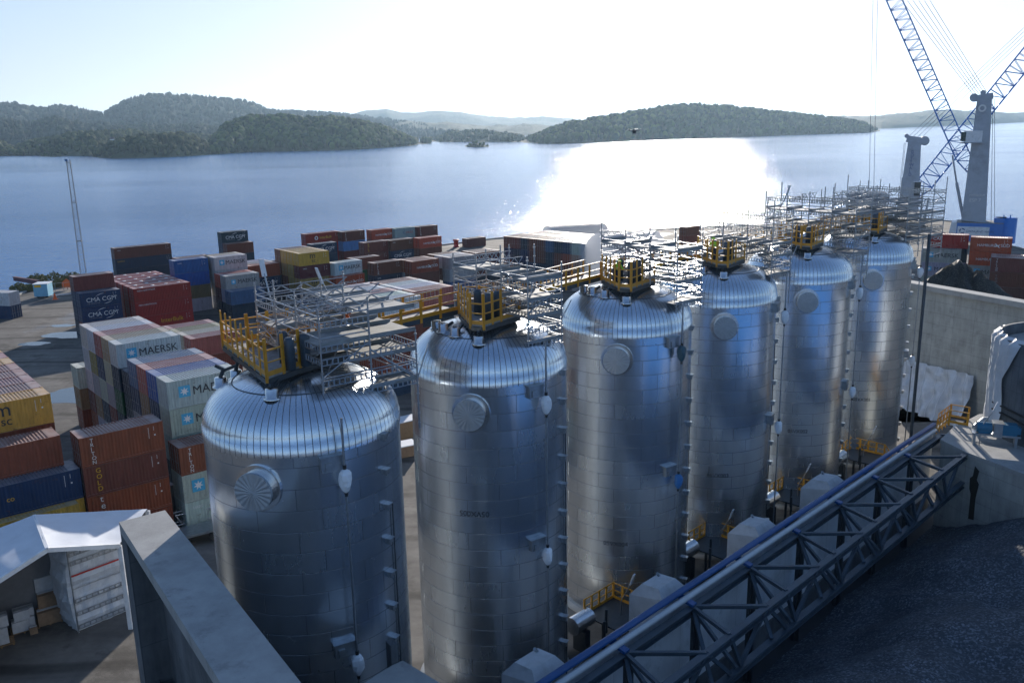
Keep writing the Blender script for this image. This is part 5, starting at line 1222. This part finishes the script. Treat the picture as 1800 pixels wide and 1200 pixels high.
# concrete blocks and trailer behind the nearest silo
a, b_ = P(298, 905, 0), P(378, 872, 0); d = (b_-a).normalized(); L_ = (b_-a).length
t_ = thing('block_wall', 'weathered grey concrete block wall behind the nearest silo', 'wall', (a+b_)/2, math.atan2(d.y, d.x)); g = MB(); g.box((0, 0, 1.4), (L_+3, .7, 2.8)); g.build('wall', CONC, t_, boxuv=True); g = MB(); g.box((0, 0, 2.88), (L_+3.1, .8, .16)); g.build('coping', CONCP, t_)
t_ = thing('lattice_girder', 'pale lattice girder lying against the block wall', 'girder', P(352, 925, 0), math.radians(30)); o = link('girder', LT, t_); o.scale = (4, 2, 2.4); o.location = (-2, 0, .6); o = link('girder', LT, t_); o.scale = (4, 2, 2.4); o.location = (-2, .7, .6)
t_ = thing('flatbed_trailer', 'low grey flatbed trailer end beside the nearest silo foot', 'trailer', P(348, 948, 0), math.radians(34))
g = MB(); g.box((0, 0, .95), (4.5, 2.2, .2)); g.box((-2.2, 0, 1.2), (.1, 2.2, .6)); g.build('bed', GALV, t_)
for x in (-1.2, 1.2):
    for y in (-.9, .9): g = MB(); g.tube((x, y-.14, .42), (x, y+.14, .42), .42, 16); g.build('wheel', BLACK, t_)
g = MB(); g.box((-2.27, -.8, .85), (.04, .3, .14)); g.build('tail_light', ORANGE, t_)
t_ = thing('crate', 'beige open crate on the gravel between the first two silos', 'crate', P(712, 800, 0), .5); g = MB(); g.box((0, 0, .7), (2.4, 1.8, 1.2)); g.build('box', CARD, t_); g = MB(); g.box((0, 0, 1.36), (2.5, 1.9, .1)); g.build('lid', WHITEP, t_)
t_ = thing('crate', 'long pale crate farther back between the first two silos', 'crate', P(716, 765, 0), .6); g = MB(); g.box((0, 0, 1.0), (4, 2.0, 2.0)); g.build('box', WOOD, t_); g = MB(); g.box((0, 0, 2.05), (4.1, 2.1, .1)); g.build('lid', TARP, t_)

# outlets, stairs and lamp posts at the silo feet
for i in range(4):
    c = (Vector((*SC_[i+1], 0))+Vector((*SC_[i+2], 0)))/2+N_*3.2-D_*(1.0)
    t_ = thing('outlet_duct', ['bright steel outlet duct between the second and third silo feet', 'bright steel outlet duct between the third and fourth silo feet', 'bright steel outlet duct between the fourth and fifth silo feet', 'bright steel outlet duct between the fifth and sixth silo feet'][i], 'duct', c, math.atan2(D_.y, D_.x), 'outlet ducts at the silo feet')
    g = MB(); g.tube((-1.2, .6, 2.2), (.6, .6, 2.2), .62, 18); g.build('duct', STUB, t_); g = MB(); g.box((-.2, .6, .8), (.5, 1.1, 1.6)); g.build('stand', DARK, t_)
    t_ = thing('service_stair', ['dark deck with yellow stair rail between the second and third silos', 'dark deck with yellow stair rail between the third and fourth silos', 'dark deck with yellow stair rail between the fourth and fifth silos', 'dark deck with yellow stair rail between the fifth and sixth silos'][i], 'stair', c, math.atan2(D_.y, D_.x), 'service stairs at the silo feet')
    g = MB(); g.box((2.4, -.4, 1.9), (3.2, 3.4, .1)); g.build('deck', DARK, t_)
    link('railing', rail_mesh([(.8, 1.2, 1.95), (4.0, 1.2, 1.95), (4.0, -2.1, 1.95), (5.2, -2.6, .4)], z=0, h=1.2, post=.9), t_)
    g = MB(); g.tube((.9, -.4, 0), (.9, -.4, 1.9), .12, 8); g.tube((3.8, -.4, 0), (3.8, -.4, 1.9), .12, 8); g.tube((.2, -1.2, 1.9), (.2, -1.2, 3.6), .1, 8); g.tube((-.5, -1.6, 1), (-.5, -1.6, 3.2), .1, 8); g.build('support_leg', DARK, t_)
    lamp(c+D_*2.6+N_*.6, math.radians(140), 3.0, ['lamp post at the foot of the third silo', 'lamp post at the foot of the fourth silo', 'lamp post at the foot of the fifth silo', 'lamp post at the foot of the sixth silo'][i])

# ------------------------------------------------------------------ far yard: mast, hut, signs, van
mb_ = P(148, 490, 0); t_ = thing('lattice_mast', 'tall thin lattice mast standing by the water at left', 'mast', mb_, .3); Hm = 29; rw = .65
for x, y in ((-rw, -rw), (rw, -rw), (rw, rw), (-rw, rw)): g = MB(); g.tube((x, y, 0), (x*.6, y*.6, Hm), .045, 5); g.build('leg', DARK, t_)
g = MB(); n = 34
for k in range(n):
    z0, z1 = Hm*k/n, Hm*(k+1)/n; f0, f1 = rw*(1-.4*k/n), rw*(1-.4*(k+1)/n); s_ = 1 if k % 2 else -1
    for (ax, ay), (bx, by) in (((-1, -1), (1, -1)), ((1, -1), (1, 1)), ((1, 1), (-1, 1)), ((-1, 1), (-1, -1))):
        g.tube((ax*f0, ay*f0, z0), (bx*f1, by*f1, z1), .022, 4, caps=False) if s_ > 0 else g.tube((bx*f0, by*f0, z0), (ax*f1, ay*f1, z1), .022, 4, caps=False)
        if k % 11 == 0: g.tube((ax*f0, ay*f0, z0), (bx*f0, by*f0, z0), .06, 4)
g.build('lattice', DARK, t_); g = MB(); g.box((-.4, 0, Hm-.2), (.7, .5, .5)); g.build('lamp_box', BLUES, t_)
t_ = thing('site_hut', 'small light blue site hut with a yellow strip by the water', 'hut', P(78, 522, 0), math.radians(8))
g = MB(); g.box((0, 0, 1.75), (2.9, 3.2, 2.7)); g.build('wall', mat('light_blue_board', (.16, .42, .58), .5, 0, .06), t_); g = MB(); g.box((0, 0, 3.16), (3.1, 3.4, .1)); g.build('roof', WHITEP, t_)
g = MB(); g.box((-.5, -1.62, 2.7), (1.4, .04, .5)); g.build('sign_strip', TEXTY, t_)
for x in (-.9, .9): g = MB(); g.tube((x, -1.0, .3), (x, -.8, .3), .3, 12); g.build('wheel', BLACK, t_)
t_ = thing('warning_sign', 'orange warning sign on the quay near the mast', 'sign', P(119, 509, 0), .1); g = MB(); g.add([(-1.1, 0, .5), (1.1, 0, .5), (1.1, 0, 1.7), (0, 0, 2.6), (-1.1, 0, 1.7)], [(0, 1, 2, 3, 4)]); g.box((0, .05, 1.2), (2.0, .05, .8)); g.build('panel', ORANGE, t_); g = MB(); g.tube((0, .1, 0), (0, .1, 1.5), .06, 6); g.build('post', DARK, t_)
t_ = thing('traffic_cone', 'orange and white traffic cone on the open yard', 'traffic cone', P(97, 526, 0)); g = MB(); g.lathe([(.42, .06), (.3, .5), (.12, 1.3), (.001, 1.35)], 12); g.box((0, 0, .03), (1.0, 1.0, .07)); g.build('cone', ORANGE, t_); g = MB(); g.lathe([(.27, .62), (.2, .9)], 12); g.build('band', WHITEP, t_)
t_ = thing('site_fence', 'tilted grey mesh fence panels beside the blue hut', 'fence', P(105, 512, 0), .5)
for k in range(3): g = MB(); g.bar((k*1.7-2.5, 0, .1), (k*1.7-2.5, 0, 2.0), .08, .08); g.bar((k*1.7-2.5, 0, 1.9), (k*1.7-.8, 0, 1.9), .06, .06); g.bar((k*1.7-2.5, 0, .8), (k*1.7-.8, 0, .9), .04, .04); g.build('panel', GALV, t_)
t_ = thing('steel_beam', 'dark red steel beam lying along the quay edge', 'beam', P(48, 500, 0), math.radians(-35)); g = MB(); g.box((0, 0, .9), (12, .4, .9)); g.box((0, 0, 1.4), (12, .8, .1)); g.build('beam', mat('oxide_red', (.12, .03, .03), .6), t_)
t_ = thing('barrier_bar', 'white barrier bar lying on the yard behind the cone', 'barrier', P(104, 520, 0), .6); g = MB(); g.box((0, 0, .25), (5, .25, .25)); g.build('bar', WHITEP, t_)
# stack with white top at the far left, ends toward the camera
AZL = math.radians(35+90); q = P(40, 556, 0)
ee = (P(38, 554, 0)-P(8, 562, 0)).normalized(); AZL = math.atan2(ee.y, ee.x)+PI/2
stack(Vector((q.x, q.y, 0)), ['navy', 'white'], 'alone at the left edge of the yard, end on', 13.6, AZL)
g = MB(); g.add([(-.03, .35, CH+.9), (-.03, 1.0, CH+.75), (-.03, 1.3, CH+1.5), (-.03, 1.6, CH+.8), (-.03, 2.4, CH+.9), (-.03, 2.1, CH+1.8), (-.03, .7, CH+1.8)], [tuple(range(7))])
# van and post on the bare quay
def van(loc, rz, label, body, L_=5.0):
    t_ = thing('van', label, 'van', loc, rz); g = MB(); w_ = 1.0
    pr = [(-L_/2, .45), (L_/2, .45), (L_/2, 1.1), (L_/2-.9, 1.35), (L_/2-1.6, 2.2), (-L_/2, 2.25)]
    vs = [(x, -w_, z) for x, z in pr]+[(x, w_, z) for x, z in pr]; n = len(pr)
    g.add(vs, [tuple(range(n)), tuple(range(n, 2*n))[::-1]]+[(k, n+k, n+(k+1) % n, (k+1) % n) for k in range(n)]); g.build('body', body, t_)
    for x in (-L_/2+.9, L_/2-1):
        for y in (-w_+.1, w_-.1): g = MB(); g.tube((x, y-.12, .36), (x, y+.12, .36), .36, 14); g.build('wheel', BLACK, t_)
    g = MB(); g.add([(L_/2-.92, -.9, 1.38), (L_/2-.92, .9, 1.38), (L_/2-1.56, .85, 2.12), (L_/2-1.56, -.85, 2.12)], [(0, 1, 2, 3)]); g.box((L_/2-1.9, 0, 1.7), (.8, 2.03, .6)); g.build('window', GLASS, t_)
van(P(831, 432, 0), PI+.5, 'small grey-blue van parked on the bare quay', mat('van_paint', (.16, .20, .26), .3), 6)
t_ = thing('mooring_post', 'small red post on the bare quay left of the van', 'post', P(802, 434, 0)); g = MB(); g.lathe([(.9, 0), (.9, .2), (.7, .3), (.7, 1.8), (.95, 1.9), (.95, 2.2), (.001, 2.3)], 14); g.build('post', REDP, t_)
stack(at(1207, 399, 2), [None, 'rust'], 'seen through the scaffold against the bright water'); stack(at(1207, 399, 2), ['rust', None], 'under the one seen against the bright water')
# white dome tents on the quay
def dome_tent(px, depth, wd, hh, ln, rz, label):
    c = PD(px, 430, depth); c.z = 0; t_ = thing('dome_tent', label, 'tent', c, rz, 'white tents on the quay'); n = 16; m_ = 8; vs = []; fs = []
    for j in range(m_+1):
        for k in range(n+1):
            a = PI*k/n; sc2 = 1-.03*(j % 2); vs.append((math.cos(a)*wd/2*sc2, -ln/2+ln*j/m_, (math.sin(a)**.7)*hh*sc2))
    for j in range(m_):
        for k in range(n): a = j*(n+1)+k; fs.append((a, a+1, a+n+2, a+n+1))
    g = MB(); g.add(vs, fs, True); g.build('cover', COVERM, t_)
    for j in (0, m_): g = MB(); vv = vs[j*(n+1):(j+1)*(n+1)]; g.add(vv, [tuple(range(n+1))]); g.build('end_sheet', COVERM, t_)
dome_tent(1100, 185, 13.5, 13.2, 14, math.radians(-55), 'large white domed tent behind the third silo scaffold')
dome_tent(1012, 268, 11, 5.6, 18, math.radians(-70), 'low white tent behind the end-on container block in the glare')
# coal heap and its wall side
hp = PD(1688, 457, 138); hc2 = Vector((hp.x, hp.y, 0))
def fn2(x, y, q):
    z = 0
    for cx, cy, r, h in ((hc2.x, hc2.y, 17, hp.z-.8), (hc2.x+9, hc2.y-9, 14, 7.8), (hc2.x-8, hc2.y-4, 13, 7.6), (hc2.x+16, hc2.y-10, 14, 7)):
        dd_ = math.hypot(x-cx, y-cy)/r; z = max(z, h*(1-dd_)*(1+.12*math.sin(math.atan2(y-cy, x-cx)*9+r)))
    z += .5*mn.fractal(Vector((x*.25, y*.25, 1)), 1, 2, 4) if z > .2 else 0
    return max(z, -.3)
tag(heap('coal_heap', hc2.x-30, hc2.x+45, hc2.y-38, hc2.y+20, fn2, COAL, .8, False), 'black coal heap behind the concrete wall at right', 'coal heap', kind='stuff')

# ------------------------------------------------------------------ quay hopper and harbour cranes
c = PD(1525, 400, 250); c.z = 0; mpp = 250/FPX
t_ = thing('quay_hopper', 'white funnel-shaped quay hopper beyond the farthest silo', 'hopper', c, .2); 
g = MB(); g.lathe([(5.2, 14.2), (5.1, 12.8), (1.8, 6.5), (1.2, 6.0), (1.2, 5.0)], 24); g.lathe([(5.0, 14.1), (1.7, 6.6)], 24); g.build('funnel', WHITEP, t_)
g = MB()
for k in range(18): a = .2+k*.12; r0 = 4.9; g.box((r0*math.cos(a), r0*math.sin(a), 14.3+.25*math.sin(k*2.1)), (1.6, 1.1, .5), a)
g.build('cover', COVERM, t_)
for a in (PI/4, 3*PI/4, 5*PI/4, 7*PI/4): g = MB(); g.bar((4.6*math.cos(a), 4.6*math.sin(a), 0), (4.2*math.cos(a), 4.2*math.sin(a), 12.6), .5, .5); g.build('leg', CRGREY, t_)
def lattice(g, A, B, w0, w1, side, upv, n, r, taper=.07):
    """four-chord tapered boom from A to B; side, upv: unit vectors across"""
    def pt(t, i, j):
        f = min(1, t/taper) if t < taper else (min(1, (1-t)/.05) if t > .95 else 1); w_ = (.22+.78*f); return A+(B-A)*t+side*(i*w0/2*w_)+upv*(j*w1/2*w_)
    for i in (-1, 1):
        for j in (-1, 1):
            q = [pt(t, i, j) for t in (0, taper, .5, .95, 1)]; g[0].path(q, r, 5)
    for k in range(n):
        t0, t1 = k/n, (k+1)/n
        for a, b_ in (((-1, -1), (1, -1)), ((-1, 1), (1, 1)), ((-1, -1), (-1, 1)), ((1, -1), (1, 1))):
            x, y = (a, b_) if k % 2 else (b_, a); g[1].tube(pt(t0, *x), pt(t1, *y), r*.5, 4, caps=False); 
            if k % 2: g[1].tube(pt(t0, *a), pt(t0, *b_), r*.5, 4, caps=False)
def crane(base_px, base_py, depth, label, spec):
    c = PD(base_px, base_py, depth); zb_ = c.z; c.z = 0; los = Vector((c.x, c.y, 0)).normalized(); sx = Vector((los.y, -los.x, 0)); mp_ = depth/FPX
    t_ = thing('harbour_crane', label, 'crane', c, math.atan2(sx.y, sx.x), 'harbour cranes on the quay')
    def Q(px, py, y=0.0): w_ = PD(px, py, depth)-c; return Vector((w_.dot(sx), y, w_.z))
    spec(t_, Q, mp_); return t_
def tower(t_, Q, bl, br_, tl, tr, dp, m_=None):
    a, b_, c_, d_ = Q(*bl), Q(*br_), Q(*tr), Q(*tl); g = MB(); dp2 = dp*.6
    vs = [(a.x, -dp/2, a.z), (b_.x, -dp/2, b_.z), (b_.x, dp/2, b_.z), (a.x, dp/2, a.z), (d_.x, -dp2/2, d_.z), (c_.x, -dp2/2, c_.z), (c_.x, dp2/2, c_.z), (d_.x, dp2/2, d_.z)]
    g.add(vs, [(0, 1, 5, 4), (1, 2, 6, 5), (2, 3, 7, 6), (3, 0, 4, 7), (4, 5, 6, 7)]); g.build('tower', m_ or CRGREY, t_)
ROPE = mat('wire_rope', (.16, .18, .22), .5, .3)
def ropes(t_, Q, segs, r=.06):
    for a, b_ in segs: g = MB(); g.tube(Q(*a), Q(*b_), r, 4, caps=False); g.build('rope', ROPE, t_)
def spec2(t_, Q, mp_):
    tower(t_, Q, (1690, 386), (1733, 388), (1719, 170), (1744, 168), 5.5)
    a, b_, z0, z1 = Q(1680, 418).x, Q(1759, 418).x, Q(1715, 421).z, Q(1715, 389).z
    g = MB(); g.box(((a+b_)/2, 0, (z0+z1)/2), (b_-a, 7, z1-z0)); g.build('machinery_house', CRBLUE, t_)
    g = MB(); g.box(((a+b_)/2, 0, z1+.08), (b_-a+.3, 7.2, .16)); g.build('house_roof', DECK, t_)
    e = Q(1668, 395).x; g = MB(); g.add([(e, -3.2, z0+1), (a, -3.2, z0), (a, 3.2, z0), (e, 3.2, z0+1), (e+.6, -3.2, z1), (a, -3.2, z1), (a, 3.2, z1), (e+.6, 3.2, z1)], [(0, 1, 5, 4), (2, 3, 7, 6), (3, 0, 4, 7), (4, 5, 6, 7), (0, 3, 2, 1)]); g.build('stair_box', WHITEP, t_)
    cw = Q(1770, 400); zt_, zb2 = Q(1770, 379).z, Q(1770, 423).z; g = MB(); g.lathe([(2.6, zb2), (2.6, zt_), (.001, zt_)], 20, (cw.x-.4, 0, 0)); g.box((cw.x-2.0, 0, (zt_+zb2)/2), (3, 5, zt_-zb2)); g.build('counterweight', CRBLUE, t_)
    g = MB(); g.box((cw.x-1.2, -1, zt_+.4), (.3, .3, .9)); g.box((cw.x+.4, -1, zt_+.4), (.3, .3, .9)); g.build('lifting_lug', CRBLUE, t_)
    sgA, sgB = Q(1684, 396), Q(1739, 400); g = MB(); g.box(((sgA.x+sgB.x)/2, -3.56, (z0+z1)/2+.3), (sgB.x-sgA.x, .08, 2.4)); sg = g.build('sign_board', WHITEP, t_)
    tx = link('lettering', text_mesh('GRENLAND HAVN', .82, TEXTB, .012), sg); tx.location = (sgA.x+2.1, -3.63, (z0+z1)/2-.05); tx.rotation_euler = (PI/2, 0, 0)
    g = MB(); c0 = (sgA.x+1.2, (z0+z1)/2+.3)
    for k0 in (.3, 2.2, 4.2):
        vs = []
        for k in range(7): a_ = k0+k*.25; vs += [(c0[0]+.45*math.cos(a_), -3.63, c0[1]+.45*math.sin(a_)), (c0[0]+.72*math.cos(a_), -3.63, c0[1]+.72*math.sin(a_))]
        g.add(vs, [(2*i, 2*i+1, 2*i+3, 2*i+2) for i in range(6)])
    g.build('emblem', TEXTB, sg)
    for s_, zz, sz in (('ESP 7', 352, .9), ('HARBOUR', 342, .6)):
        p = Q(1704, zz); tx = link('lettering', text_mesh(s_, sz*1.4, TEXTW, .02), t_); tx.location = (p.x, -2.72+.0, p.z); tx.rotation_euler = (PI/2+math.radians(1.6), 0, 0)
    p = Q(1727, 191); o = link('emblem', RING, t_); o.location = (p.x, -1.95, p.z); o.scale = (1.7, 1, 1.7)
    # cabin
    p0, p1 = Q(1690, 249), Q(1724, 229); g = MB(); g.box(((p0.x+p1.x)/2+.6, -1, (p0.z+p1.z)/2), ((p1.x-p0.x), 3.2, p1.z-p0.z)); g.build('cab', WHITEP, t_)
    g = MB(); g.box((p0.x+.5, -1.1, (p0.z+p1.z)/2), (1.2, 3.3, (p1.z-p0.z)*.8)); g.build('cab_window', GLASS, t_)
    g = MB(); g.box(((p0.x+p1.x)/2+.4, -1.2, p0.z-.2), (p1.x-p0.x+1, 4.2, .25)); g.build('cab_floor', CRGREY, t_)
    # head
    h = Q(1735, 170); h2 = Q(1713, 173); g = MB(); g.bar((h.x+1.5, 0, h.z), (h2.x, 0, h2.z-.3), 2.2, 1.6); g.tube((h2.x, -1.3, h2.z), (h2.x, 1.3, h2.z), 1.1, 14); g.tube((h.x-1, -1, h.z+.8), (h.x-1, 1, h.z+.8), .7, 12); g.build('sheave_head', CRGREY, t_)
    A, B = Q(1706, 303), Q(1538, -80); bv = (B-A).normalized(); up_ = Vector((-bv.z, 0, bv.x)); up_ = up_ if up_.x > 0 else -up_
    g1, g2 = MB(), MB(); lattice((g1, g2), A, B, 2.8, 3.6, Vector((0, 1, 0)), up_, 44, .14); bm_ = g1.build('boom', CRBLUE, t_); g2.build('boom_lacing', CRBLUE, bm_)
    g = MB(); g.tube(Q(1694, 386, -1), Q(1682, 320, -1), .42, 10); g.tube(Q(1682, 320, -1), Q(1675, 272, -1), .24, 10); g.build('luffing_cylinder', CRGREY, t_)
    ropes(t_, Q, [((1712+5*k, 168), (1500+13*k, -110)) for k in range(6)]+[((1745+3*k, 175), (1742+6*k, 392)) for k in range(2)]+[((1540+8*k, -80), (1520+9*k, 335)) for k in range(2)])
def spec1(t_, Q, mp_):
    tower(t_, Q, (1573, 400), (1613, 400), (1597, 246), (1619, 248), 5.0)
    g = MB(); h, h2 = Q(1603, 243), Q(1625, 245); g.bar((Q(1594, 243).x, 0, h.z), (h2.x, 0, h2.z-.5), 2.4, 2.2); g.tube((h2.x, -1.3, h2.z-.3), (h2.x, 1.3, h2.z-.3), 1.5, 14); g.tube((Q(1594, 241).x, -1, h.z+.9), (Q(1594, 241).x, 1, h.z+.9), .7, 10); g.build('sheave_head', CRGREY, t_)
    for k, ch in enumerate('GOTTWALD'):
        p = Q(1602.5-.6*k, 264.5+5.6*k); o = link('lettering', text_mesh(ch, 1.25, TEXTB, .02), t_); o.location = (p.x-.2, -2.6, p.z-.6); o.rotation_euler = (PI/2, 0, 0)
    p0, p1 = Q(1606, 342), Q(1619, 318); g = MB(); g.box(((p0.x+p1.x)/2, -1, (p0.z+p1.z)/2), (p1.x-p0.x, 3, p1.z-p0.z)); g.build('cab', DARK, t_)
    g = MB(); g.box(((p0.x+p1.x)/2, -1, p1.z+.15), (p1.x-p0.x+.8, 3.4, .2)); g.build('cab_roof', WHITEP, t_)
    A, B = Q(1604, 349), Q(1870, 5); bv = (B-A).normalized(); up_ = Vector((-bv.z, 0, bv.x))
    g1, g2 = MB(), MB(); lattice((g1, g2), A, B, 3.0, 5.0, Vector((0, 1, 0)), up_, 36, .17); bm_ = g1.build('boom', CRBLUE, t_); g2.build('boom_lacing', CRBLUE, bm_)
    g = MB(); g.tube(Q(1622, 400, -1), Q(1632, 345, -1), .35, 8); g.build('luffing_cylinder', CRGREY, t_)
    z1 = Q(1600, 400).z; g = MB(); g.box((0, 0, z1/2+1.0), (9, 8, max(1.5, z1))); g.build('machinery_house', CRGREY, t_)
    ropes(t_, Q, [((1597+8*k, 240), (1860+6*k, -10)) for k in range(4)]+[((1590+2*k, 250), (1575+2*k, 395)) for k in range(2)])
b2 = P(1712, 431, 0); crane(1712, 431, (b2-Vector((0, 0, CAMH))).dot(_F), 'tall grey harbour crane on a blue base at the right, boom up to the left', spec2)
crane(1594, 397, 298, 'lower grey harbour crane with letters down its tower, boom to the right', spec1)

# ------------------------------------------------------------------ people
def skin_body(name, pts, edges, mat_, parent, sub=2):
    me = bpy.data.meshes.new(name); me.from_pydata([p[0] for p in pts], edges, []); me.materials.append(mat_)
    o = link(name, me, parent); md_ = o.modifiers.new('skin', 'SKIN'); sv = me.skin_vertices[0].data if me.skin_vertices else None
    return o
def person(loc, rz, label, bend, jacket, hood, trousers, helmet):
    """worker: one continuous skinned body, clothing by shells, posed leaning forward by bend radians"""
    t_ = thing('person', label, 'person', loc, rz)
    cb, sb = math.cos(bend), math.sin(bend)
    hip = Vector((0, 0, .95))
    def T(y, z, x=0): return hip+Vector((x, -(z*sb)-y*cb, z*cb-y*sb))
    def limb(g, a, b_, r0, r1): g.tube(a, b_, r0, 10, r1)
    sk = MB(); neck = T(0, .56); head = T(.05, .74)
    sk.lathe([(.001, -.12), (.05, -.115), (.085, -.06), (.095, .02), (.09, .08), (.05, .125), (.001, .135)], 12, tuple(head)); limb(sk, T(0, .5), head, .055, .05)
    fw = Vector((0, -1, 0)); sk.tube(head+fw*.09, head+fw*.115+Vector((0, 0, -.02)), .018, 6, .008)
    hands = []
    for s_ in (-1, 1):
        sh = T(0, .48, s_*.19); el = sh+Vector((s_*.05, -.12-.1*sb, -.26)); ha = el+Vector((-s_*.03, -.24, -.04)); hands.append((sh, el, ha))
        sk.box(ha+Vector((0, -.05, 0)), (.07, .09, .03))
        for k in range(4): sk.tube(ha+Vector((-.027+.018*k, -.09, 0)), ha+Vector((-.027+.018*k, -.09-[.06, .075, .07, .055][k], -.03)), .009, 5)
        sk.tube(ha+Vector((-s_*.035, -.03, 0)), ha+Vector((-s_*.07, -.08, -.01)), .01, 5)
    sk.build('body', mat('skin', (.45, .26, .19), .5), t_)
    g = MB(); vs = []; n = 14; ring = [(-.05, .17, .12), (.1, .165, .115), (.28, .19, .125), (.42, .215, .13), (.52, .16, .10), (.57, .07, .065)]
    for z, rx, ry in ring:
        for k in range(n): a = 2*PI*k/n; vs.append(T(-ry*math.sin(a), z, rx*math.cos(a)))
    g.add(vs, [(j*n+k, j*n+(k+1) % n, (j+1)*n+(k+1) % n, (j+1)*n+k) for j in range(len(ring)-1) for k in range(n)], True)
    for sh, el, ha in hands: limb(g, sh, el, .075, .058); limb(g, el, ha, .058, .042); g.lathe([(.001, -.07), (.06, -.04), (.075, 0), (.06, .04), (.001, .07)], 10, tuple(sh))
    g.build('jacket', jacket, t_)
    st = MB()
    for z, rx, ry in ((.12, .178, .128), (.3, .206, .138)):
        vs = []
        for zz in (z-.025, z+.025):
            for k in range(n): a = 2*PI*k/n; vs.append(T(-ry*math.sin(a), zz, rx*math.cos(a)))
        st.add(vs, [(k, (k+1) % n, n+(k+1) % n, n+k) for k in range(n)], True)
    st.build('reflective_band', WHITEP, t_)
    g = MB()
    for s_ in (-1, 1): h = hip+Vector((s_*.09, 0, .02)); kn = Vector((s_*.11, -.06-.05*sb, .5)); an = Vector((s_*.11, .02, .08)); limb(g, h, kn, .105, .075); limb(g, kn, an, .075, .052)
    g.lathe([(.12, -.08), (.17, .0), (.17, .1)], 14, tuple(hip-Vector((0, 0, .02)))); g.build('trousers', trousers, t_)
    g = MB()
    for s_ in (-1, 1): g.box((s_*.11, -.05, .05), (.1, .28, .1))
    g.build('boot', BLACK, t_)
    g = MB(); g.lathe([(.17, .0), (.135, .03), (.13, .09), (.09, .15), (.001, .17)], 14, tuple(head+Vector((0, 0, .04)))); g.build('helmet', helmet, t_)
    if hood: g = MB(); vs = []; 
    return t_
HIVIS = mat('hi_vis_yellow', (.45, .75, .04), .6, 0, .06); NAVYC = mat('navy_cloth', (.02, .03, .07), .8)
pw1 = P(1078, 474, ZD); pw1 = Vector((SC_[2][0]-.95, SC_[2][1]-1.3, ZD)); person(pw1, .5, 'worker in yellow-green jacket leaning forward on the third silo platform', .75, HIVIS, True, NAVYC, HIVIS)
pw2 = Vector((SC_[3][0]-.75, SC_[3][1]-1.2, ZD)); person(pw2, -.4, 'worker in yellow-green jacket standing upright on the fourth silo platform', .25, HIVIS, True, NAVYC, HIVIS)
person(Vector((SC_[0][0]+1.6, SC_[0][1]+3.2, ZD)), 2.0, 'worker in orange jacket behind the railing of the nearest silo platform', .5, ORANGE, True, NAVYC, WHITEP)
# ------------------------------------------------------------------ drone over the water
t_ = thing('drone', 'small dark drone hovering before the long wooded island', 'drone', PD(1115, 231, 34), .5)
g = MB(); g.lathe([(.001, -.04), (.07, -.03), (.09, .0), (.06, .04), (.001, .05)], 12); g.box((0, 0, -.06), (.07, .1, .06)); g.build('hull', DARK, t_)
for k in range(4):
    a = PI/4+k*PI/2; e = Vector((.19*math.cos(a), .19*math.sin(a), .02)); g = MB(); g.tube((0, 0, .0), e, .012, 6); g.tube(e, e+Vector((0, 0, .05)), .02, 8); g.build('arm', DARK, t_)
    g = MB(); g.bar(e+Vector((-.12, .02, .055)), e+Vector((.12, -.02, .055)), .018, .004); g.build('propeller', GALV, t_)
for s_ in (-1, 1): g = MB(); g.tube((s_*.07, 0, -.02), (s_*.1, 0, -.14), .007, 5); g.tube((s_*.1, -.08, -.14), (s_*.1, .08, -.14), .007, 5); g.build('skid', DARK, t_)

# ------------------------------------------------------------------ quay-edge scrub
def bush(p, r, label):
    import random as rr
    t_ = thing('bush', label, 'bush', p, 0, 'bushes along the quay edge'); V = []; F = []; rg = rr.Random(int(p.x*10))
    for k in range(420):
        a, u = rg.random()*2*PI, rg.random()**.5; x, y = r*u*math.cos(a), r*u*math.sin(a); z = rg.random()*r*1.1*(1-.5*u); s_ = .16+.14*rg.random(); b0 = len(V); th = rg.random()*PI
        V += [(x-s_*math.cos(th), y-s_*math.sin(th), z), (x+s_*math.cos(th), y+s_*math.sin(th), z+s_*rg.uniform(-.5, .5)), (x, y, z+s_*1.6)]; F.append((b0, b0+1, b0+2))
    g = MB(); g.add(V, F); g.build('foliage', BUSHM, t_); g = MB()
    for k in range(4): a = k*1.6; g.tube((0, 0, 0), (r*.4*math.cos(a), r*.4*math.sin(a), r*.7), .05, 5, .02)
    g.build('branch', WOOD, t_)
BUSHM = mat('scrub_leaves', (.13, .13, .05), .8, 0, .45, 3)
for i, (px, py, r, lb) in enumerate(((34, 513, 2.0, 'low grassy bush left of the blue hut at the water'), (66, 497, 2.2, 'bush sticking up behind the blue hut'), (96, 499, 2.8, 'broad green bush right of the blue hut'), (105, 504, 1.8, 'small bush beside the tilted fence panels'), (126, 495, 2.4, 'yellowish bush next to the orange sign'), (54, 511, 1.4, 'tuft of grass just left of the hut wheels'))):
    bush(P(px, py, 0), r, lb)

# unseen blue hall added beside the viewpoint for the silos to reflect
hc_ = G(28, 52, 0); t_ = thing('reflection_hall', 'unseen blue-clad hall added right of the viewpoint, mirrored in the silos', 'reflection prop', hc_, math.atan2(D_.y, D_.x))
g = MB(); g.box((0, 0, 6.5), (84, 18, 13)); g.build('wall', mat('reflection_blue', (.04, .17, .48), .5, 0, .1, .3), t_); g = MB(); g.box((0, 0, 13.2), (84.6, 18.6, .4)); g.build('roof', GREYB, t_)
for k in range(4): g = MB(); g.box((-30+20*k, 9.06, 2.5), (5, .14, 5)); g.build('door', WHITEP, t_)
